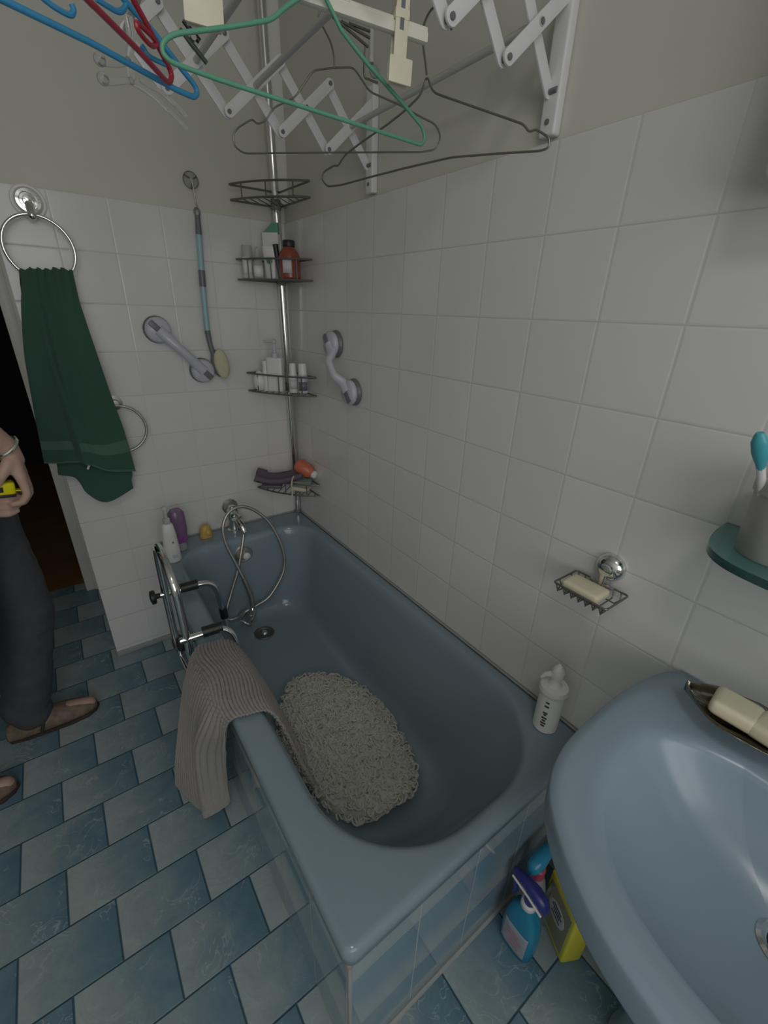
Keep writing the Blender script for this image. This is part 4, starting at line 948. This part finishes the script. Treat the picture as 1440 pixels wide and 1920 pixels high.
# dark green peg on the rail, grey rod hanger near the wall
t = thing('clothes_peg', 'dark green clothes peg clipped on the rack rail', 'clothes peg', (-.535, -.85, 1.79))
pg = [(-0.5438, -0.85, 1.8102), (-0.5208, -0.85, 1.7911), (-0.5504, -0.85, 1.7984), (-0.5122, -0.85, 1.7662)]
b = MB(); b.tube([pg[0], V(pg[0]).lerp(V(pg[1]), .5), pg[1]], [.003, .0045, .0045], 10); b.build('peg_jaw', 'black', t)
b = MB(); b.tube([pg[2], V(pg[2]).lerp(V(pg[3]), .5), pg[3]], [.003, .004, .0035], 10); b.build('peg_jaw', 'darkgreen', t)
b = MB(); m_ = (V(pg[1])+V(pg[3])+V(pg[0])+V(pg[2]))/4; b.lathe([(.0045, -.008), (.0045, .008)], m_, (0, 1, 0), 14); b.build('spring', 'steel', t)
rods = [(-0.3014, -0.9, 1.8703), (-0.219, -0.9, 1.8488), (-0.2773, -0.9, 1.8675), (-0.2144, -0.9, 1.862), (-0.2604, -0.9, 1.8695), (-0.2122, -0.9, 1.8714)]
t = thing('rod_hanger', 'grey multi rod trouser hanger hanging between the brackets', 'coat hanger', rods[1])
for k in range(3): MB().tube([rods[2*k], rods[2*k+1]], .0024, 8).build('rod', 'wire', t)
vp = [(-0.2111, -0.9, 1.8776), (-0.2112, -0.9, 1.8282)]; MB().tube(vp, .0052, 10).build('side_bar', 'rail', t)
MB().tube(catmull([(-0.2262, -0.9, 1.8469), (-0.2269, -0.9, 1.8073), (-0.2156, -0.9, 1.803), (-0.1954, -0.9, 1.8031)], 5), .002, 8).build('hook', 'wire', t)
hp = V((-0.2021, -0.898, 1.8186)); MB().ball(hp, .012, 1, .4, .9).build('foam_pad', 'palegreen', t)

# ================================================================== the person at the far left, mostly outside the frame
def capsules(caps, vox, smooth=2):
    b = MB()
    for p, q, r0, r1 in caps:
        p, q = V(p), V(q)
        n = max(2, int((q-p).length/.02)); pts = [p.lerp(q, i/n) for i in range(n+1)]
        b.tube(pts, [r0+(r1-r0)*i/n for i in range(n+1)], 16); b.ball(p, r0, seg=16); b.ball(q, r1, seg=16)
    return b
def fuse(b, name, mat, parent, vox, it=4):
    o = b.build(name, mat, None, sharp=0)
    m = o.modifiers.new('r', 'REMESH'); m.mode = 'VOXEL'; m.voxel_size = vox; m.use_smooth_shade = True
    s = o.modifiers.new('s', 'SMOOTH'); s.factor = .5; s.iterations = it
    dg = bpy.context.evaluated_depsgraph_get(); me = bpy.data.meshes.new_from_object(o.evaluated_get(dg)); old = o.data
    o.modifiers.clear(); o.data = me; bpy.data.meshes.remove(old); me.name = name
    for p in me.polygons: p.use_smooth = True
    if parent: o.parent = parent; o.matrix_parent_inverse = Matrix.Translation(-parent.location)
    return o
ps = thing('person', 'person in charcoal trousers and patterned brown shoes holding a yellow tape measure', 'person', (-1.16, -.35, 0))
caps = []
# torso, neck, head
caps += [((-1.15, -.44, .92), (-1.15, -.26, .92), .10, .10), ((-1.15, -.35, .95), (-1.17, -.35, 1.12), .13, .125), ((-1.17, -.42, 1.12), (-1.175, -.45, 1.40), .10, .075), ((-1.17, -.28, 1.12), (-1.175, -.25, 1.40), .10, .075), ((-1.17, -.35, 1.15), (-1.17, -.35, 1.40), .125, .10), ((-1.175, -.35, 1.42), (-1.155, -.35, 1.54), .058, .054)]
hd = V((-1.125, -.35, 1.645))
caps += [(hd+V((-.025, 0, .025)), hd+V((.0, 0, .035)), .088, .085), (hd+V((.015, 0, -.03)), hd+V((.03, 0, -.07)), .065, .042), (hd+V((.068, 0, .012)), hd+V((.098, 0, -.022)), .010, .015)]
for s in (-1, 1): caps += [(hd+V((-.01, s*.083, .0)), hd+V((-.015, s*.086, .03)), .014, .018), (hd+V((.052, s*.03, -.012)), hd+V((.045, s*.042, -.02)), .024, .022)]
caps += [(hd+V((.062, -.022, -.058)), hd+V((.062, .022, -.058)), .008, .008), (hd+V((.060, -.018, -.068)), hd+V((.060, .018, -.068)), .0085, .0085)]
# legs
lhip, lkn, lan = (-1.13, -.255, .88), (-1.085, -.245, .48), (-1.165, -.25, .09)
rhip, rkn, ran = (-1.16, -.445, .88), (-1.22, -.455, .48), (-1.40, -.465, .09)
for h_, k_, n_ in ((lhip, lkn, lan), (rhip, rkn, ran)):
    caps += [(h_, k_, .085, .058), (k_, n_, .056, .036), (n_, (n_[0]+.02, n_[1], .05), .038, .036), ((n_[0]-.04, n_[1], .042), (n_[0]+.10, n_[1], .036), .03, .03), ((n_[0]+.10, n_[1], .036), (n_[0]+.16, n_[1], .03), .03, .022)]
# right arm, hand and fingers
rs, re, rw = (-1.175, -.535, 1.42), (-1.075, -.50, 1.215), (-.978, -.425, 1.055)
caps += [((-1.175, -.46, 1.42), rs, .06, .058), (rs, re, .05, .041), (re, V(re).lerp(V(rw), .35), .042, .041), (V(re).lerp(V(rw), .35), rw, .041, .027)]
caps += [(rw, (-.972, -.42, 1.02), .026, .024)]
for y in (-.448, -.427, -.407, -.388): caps += [((-.974, (y-.418)*.35-.418+.147*0 if False else -.418+(y+.418)*.55, 1.03), (-.966, y, .975), .019, .0125)]
kn = [(-.966, -.448, .972), (-.963, -.427, .970), (-.963, -.407, .970), (-.966, -.388, .974)]
ln = [1.0, 1.08, 1.0, .82]
for (x, y, z), L in zip(kn, ln):
    p1 = (x+.002, y, z-.036*L); p2 = (x-.014*L, y+.002, z-.058*L); p3 = (x-.034*L, y+.003, z-.060*L)
    caps += [((x, y, z), p1, .0115, .0100), (p1, p2, .0100, .0090), (p2, p3, .0090, .0078)]
caps += [((-.982, -.447, 1.02), (-1.000, -.458, .995), .015, .0125), ((-1.000, -.458, .995), (-1.012, -.456, .975), .0115, .0095)]
# left arm and hand under the tape
ls, le, lw = (-1.175, -.165, 1.42), (-1.19, -.17, 1.13), (-1.085, -.355, .945)
caps += [((-1.175, -.24, 1.42), ls, .06, .058), (ls, le, .05, .042), (le, V(le).lerp(V(lw), .35), .042, .041), (V(le).lerp(V(lw), .35), lw, .041, .027), (lw, (-1.06, -.385, .935), .026, .022)]
for k in range(4):
    z = .948-.0175*k; L = (.95, 1.05, 1.0, .8)[k]
    q0 = V((-1.055, -.392, .945-.014*k)); q1 = V((-1.040, -.425, z-.008)); q2 = q1+V((.030*L, -.008, -.004)); q3 = q2+V((.022*L, .010, .002))
    caps += [(q0, q1, .0125, .0105), (q1, q2, .0105, .0092), (q2, q3, .0092, .0078)]
caps += [((-1.065, -.372, .955), (-1.052, -.385, .985), .014, .0115), ((-1.052, -.385, .985), (-1.032, -.395, .998), .0112, .009)]
fuse(capsules(caps, .005), 'body', 'skin', ps, .0045, 3)
# clothes
tc = []
for h_, k_, n_ in ((lhip, lkn, lan), (rhip, rkn, ran)):
    h_, k_, n_ = V(h_), V(k_), V(n_)
    tc += [(h_+V((0, 0, .02)), k_, .105, .080), (k_, n_+V((0, 0, .045)), .080, .066), (n_+V((-.02, 0, .045)), n_+V((.0, 0, -.005)), .062, .064)]
tc += [((-1.15, -.43, .93), (-1.15, -.27, .93), .118, .118), ((-1.13, -.40, .99), (-1.13, -.30, .99), .118, .118)]
b = capsules(tc, .006)
tr = fuse(b, 'trousers', 'trouser', ps, .007, 5)
for v in tr.data.vertices:
    p = v.co; p += v.normal*(.006*noise.noise(V((p.x*9, p.y*9, p.z*7)))+.004*noise.noise(V((p.x*20, p.y*20, p.z*26))))
shc = [((-1.15, -.43, 1.02), (-1.15, -.27, 1.02), .125, .125), ((-1.17, -.44, 1.12), (-1.175, -.46, 1.39), .115, .09), ((-1.17, -.26, 1.12), (-1.175, -.24, 1.39), .115, .09), ((-1.16, -.35, 1.12), (-1.17, -.35, 1.40), .14, .11), ((-1.175, -.46, 1.42), rs, .072, .068), (rs, V(rs).lerp(V(re), .55), .062, .06), ((-1.175, -.24, 1.42), ls, .072, .068), (ls, V(ls).lerp(V(le), .55), .062, .06)]
fuse(capsules(shc, .006), 'shirt', 'shirt', ps, .008, 5)
b = MB(); b.ball(hd+V((-.035, 0, .040)), .100, 1.0, .98, .98); b.ball(hd+V((-.06, 0, -.02)), .075, .8, 1.0, 1.1); b.build('hair', 'hair', ps)
for s in (-1, 1):
    b = MB(); b.ball(hd+V((.070, s*.032, .008)), .011, .7, 1, .8); b.build('eye', 'white', ps)
for n_ in (lan, ran):
    n_ = V(n_); hx = n_.x
    def sh(u, v):
        a = u*2*PI; t_ = v
        return None
    secs = []
    for x, w, h, zc in ((-.085, .012, .012, .02), (-.078, .026, .03, .028), (-.05, .036, .04, .034), (-.01, .040, .046, .038), (.04, .042, .044, .036), (.09, .045, .036, .031), (.135, .043, .028, .026), (.165, .032, .021, .022), (.182, .014, .012, .018)):
        secs.append([(hx+x, n_.y+w*math.cos(2*PI*k/20)+.006*max(0, x)*8*.1, max(.008, zc+h*math.sin(2*PI*k/20))) for k in range(20)])
    b = MB(); b.loft(secs, True, True); so = b.build('shoe', 'shoe', ps)
    solep = [(-.088, .0), (-.075, .026), (-.03, .038), (.04, .043), (.10, .047), (.15, .042), (.178, .024), (.188, 0)]
    po = [(hx+x, n_.y+w) for x, w in solep]+[(hx+x, n_.y-w) for x, w in solep[-2:0:-1]]
    MB().prism(po, 'z', .001, .012, .002).build('sole', 'sole', so)
    b = MB(); b.tube(catmull([(hx+.015, n_.y-.046, .025), (hx+.035, n_.y-.03, .075), (hx+.045, n_.y, .088), (hx+.035, n_.y+.03, .075), (hx+.015, n_.y+.046, .025)], 5), .010, 10, flat=(.5, (1, 0, 0))); b.build('strap', 'sole', so)
# bracelet
wd = (V(rw)-V(re)).normalized(); e1 = wd.orthogonal().normalized(); e2 = wd.cross(e1); wc = V(rw)+wd*-.004
MB().tube([wc+(e1*math.cos(2*PI*k/28)+e2*math.sin(2*PI*k/28))*.0315 for k in range(28)], .0042, 8, True).build('bracelet', 'chrome', ps)
# tape measure
t = thing('tape_measure', 'yellow and black tape measure held in the hands at the left edge', 'tape measure', (-1.005, -.435, .955))
MB().box((-1.013, -.437, .957), (.056, .034, .034), Euler((0, .12, .15)), .008, 3).build('case', 'yellow2', t)
MB().box((-1.020, -.4550, .958), (.026, .003, .014), Euler((0, .12, .15)), .001).build('case_mark', 'black', t)
MB().box((-.981, -.436, .946), (.016, .018, .003), Euler((0, .2, .15)), .0005).build('blade_tip', 'yellow2', t)
MB().box((-1.013, -.437, .939), (.05, .036, .008), Euler((0, .12, .15)), .002).build('case_base', 'black', t)

# ================================================================== light, world, camera
t = thing('ceiling_lamp', 'round white ceiling lamp above the bathroom floor', 'lamp', (-1.05, -2.25, CEIL))
MB().lathe([(.17, 0), (.17, .03), (.155, .04)], (-1.05, -2.25, CEIL), (0, 0, -1), 36).build('lamp_base', 'white', t)
MB().lathe([(.15, .04), (.14, .065), (.10, .085), (.001, .095)], (-1.05, -2.25, CEIL), (0, 0, -1), 36).build('lamp_shade', 'opal', t)
LL = bpy.data.lights.new('ceiling_lamp_light', 'AREA'); LL.shape = 'DISK'; LL.size = .36; LL.energy = LAMP_E; LL.color = (1.0, .975, .955)
o = bpy.data.objects.new('ceiling_lamp_light', LL); C.objects.link(o); o.location = (-1.05, -2.25, CEIL-.105)

L = bpy.data.lights.new('window_daylight', 'AREA'); L.shape = 'RECTANGLE'; L.size = 1.7; L.size_y = 1.5; L.energy = LIGHT_E; L.color = (1.0, .985, .975)
lo_ = bpy.data.objects.new('window_daylight', L); C.objects.link(lo_); lo_.location = ((WX0+WX1)/2, -3.52, (WZ0+WZ1)/2); lo_.rotation_euler = (math.radians(90), 0, 0)
w = bpy.data.worlds.new('daylight'); sc.world = w; w.use_nodes = True
w.node_tree.nodes['Background'].inputs[0].default_value = (.75, .85, 1, 1); w.node_tree.nodes['Background'].inputs[1].default_value = .6
cam = bpy.data.cameras.new('camera'); co = bpy.data.objects.new('camera', cam); C.objects.link(co)
cam.sensor_fit = 'VERTICAL'; cam.sensor_height = 36.0; cam.sensor_width = 27.0
cam.lens = 15.2945; cam.clip_start = .02
co.location = (-0.8361, -1.8324, 1.3928); co.rotation_euler = (1.1405, -0.0314, -0.6246)
sc.camera = co
sc.view_settings.view_transform = 'Standard'; sc.view_settings.look = 'None'
sc.view_settings.gamma = 1.0; sc.view_settings.use_curve_mapping = False
sc.view_settings.exposure = EXPO
sc.cycles.use_denoising = True
sc.cycles.max_bounces = 8; sc.cycles.sample_clamp_indirect = 4.0

for nm, gr in (('toiletry_bottle', 'toiletry bottles on the corner shelves'), ('cosmetic_tube', 'toiletry bottles on the corner shelves'), ('soap_bar', 'cream soap bars'), ('trigger_spray_bottle', 'spray bottles under the basin'), ('towel_ring', 'towel rings on the back wall'), ('grab_handle', 'suction grab handles')):
    for o in bpy.data.objects:
        if o.parent is None and o.name.split('.')[0] == nm: o['group'] = gr
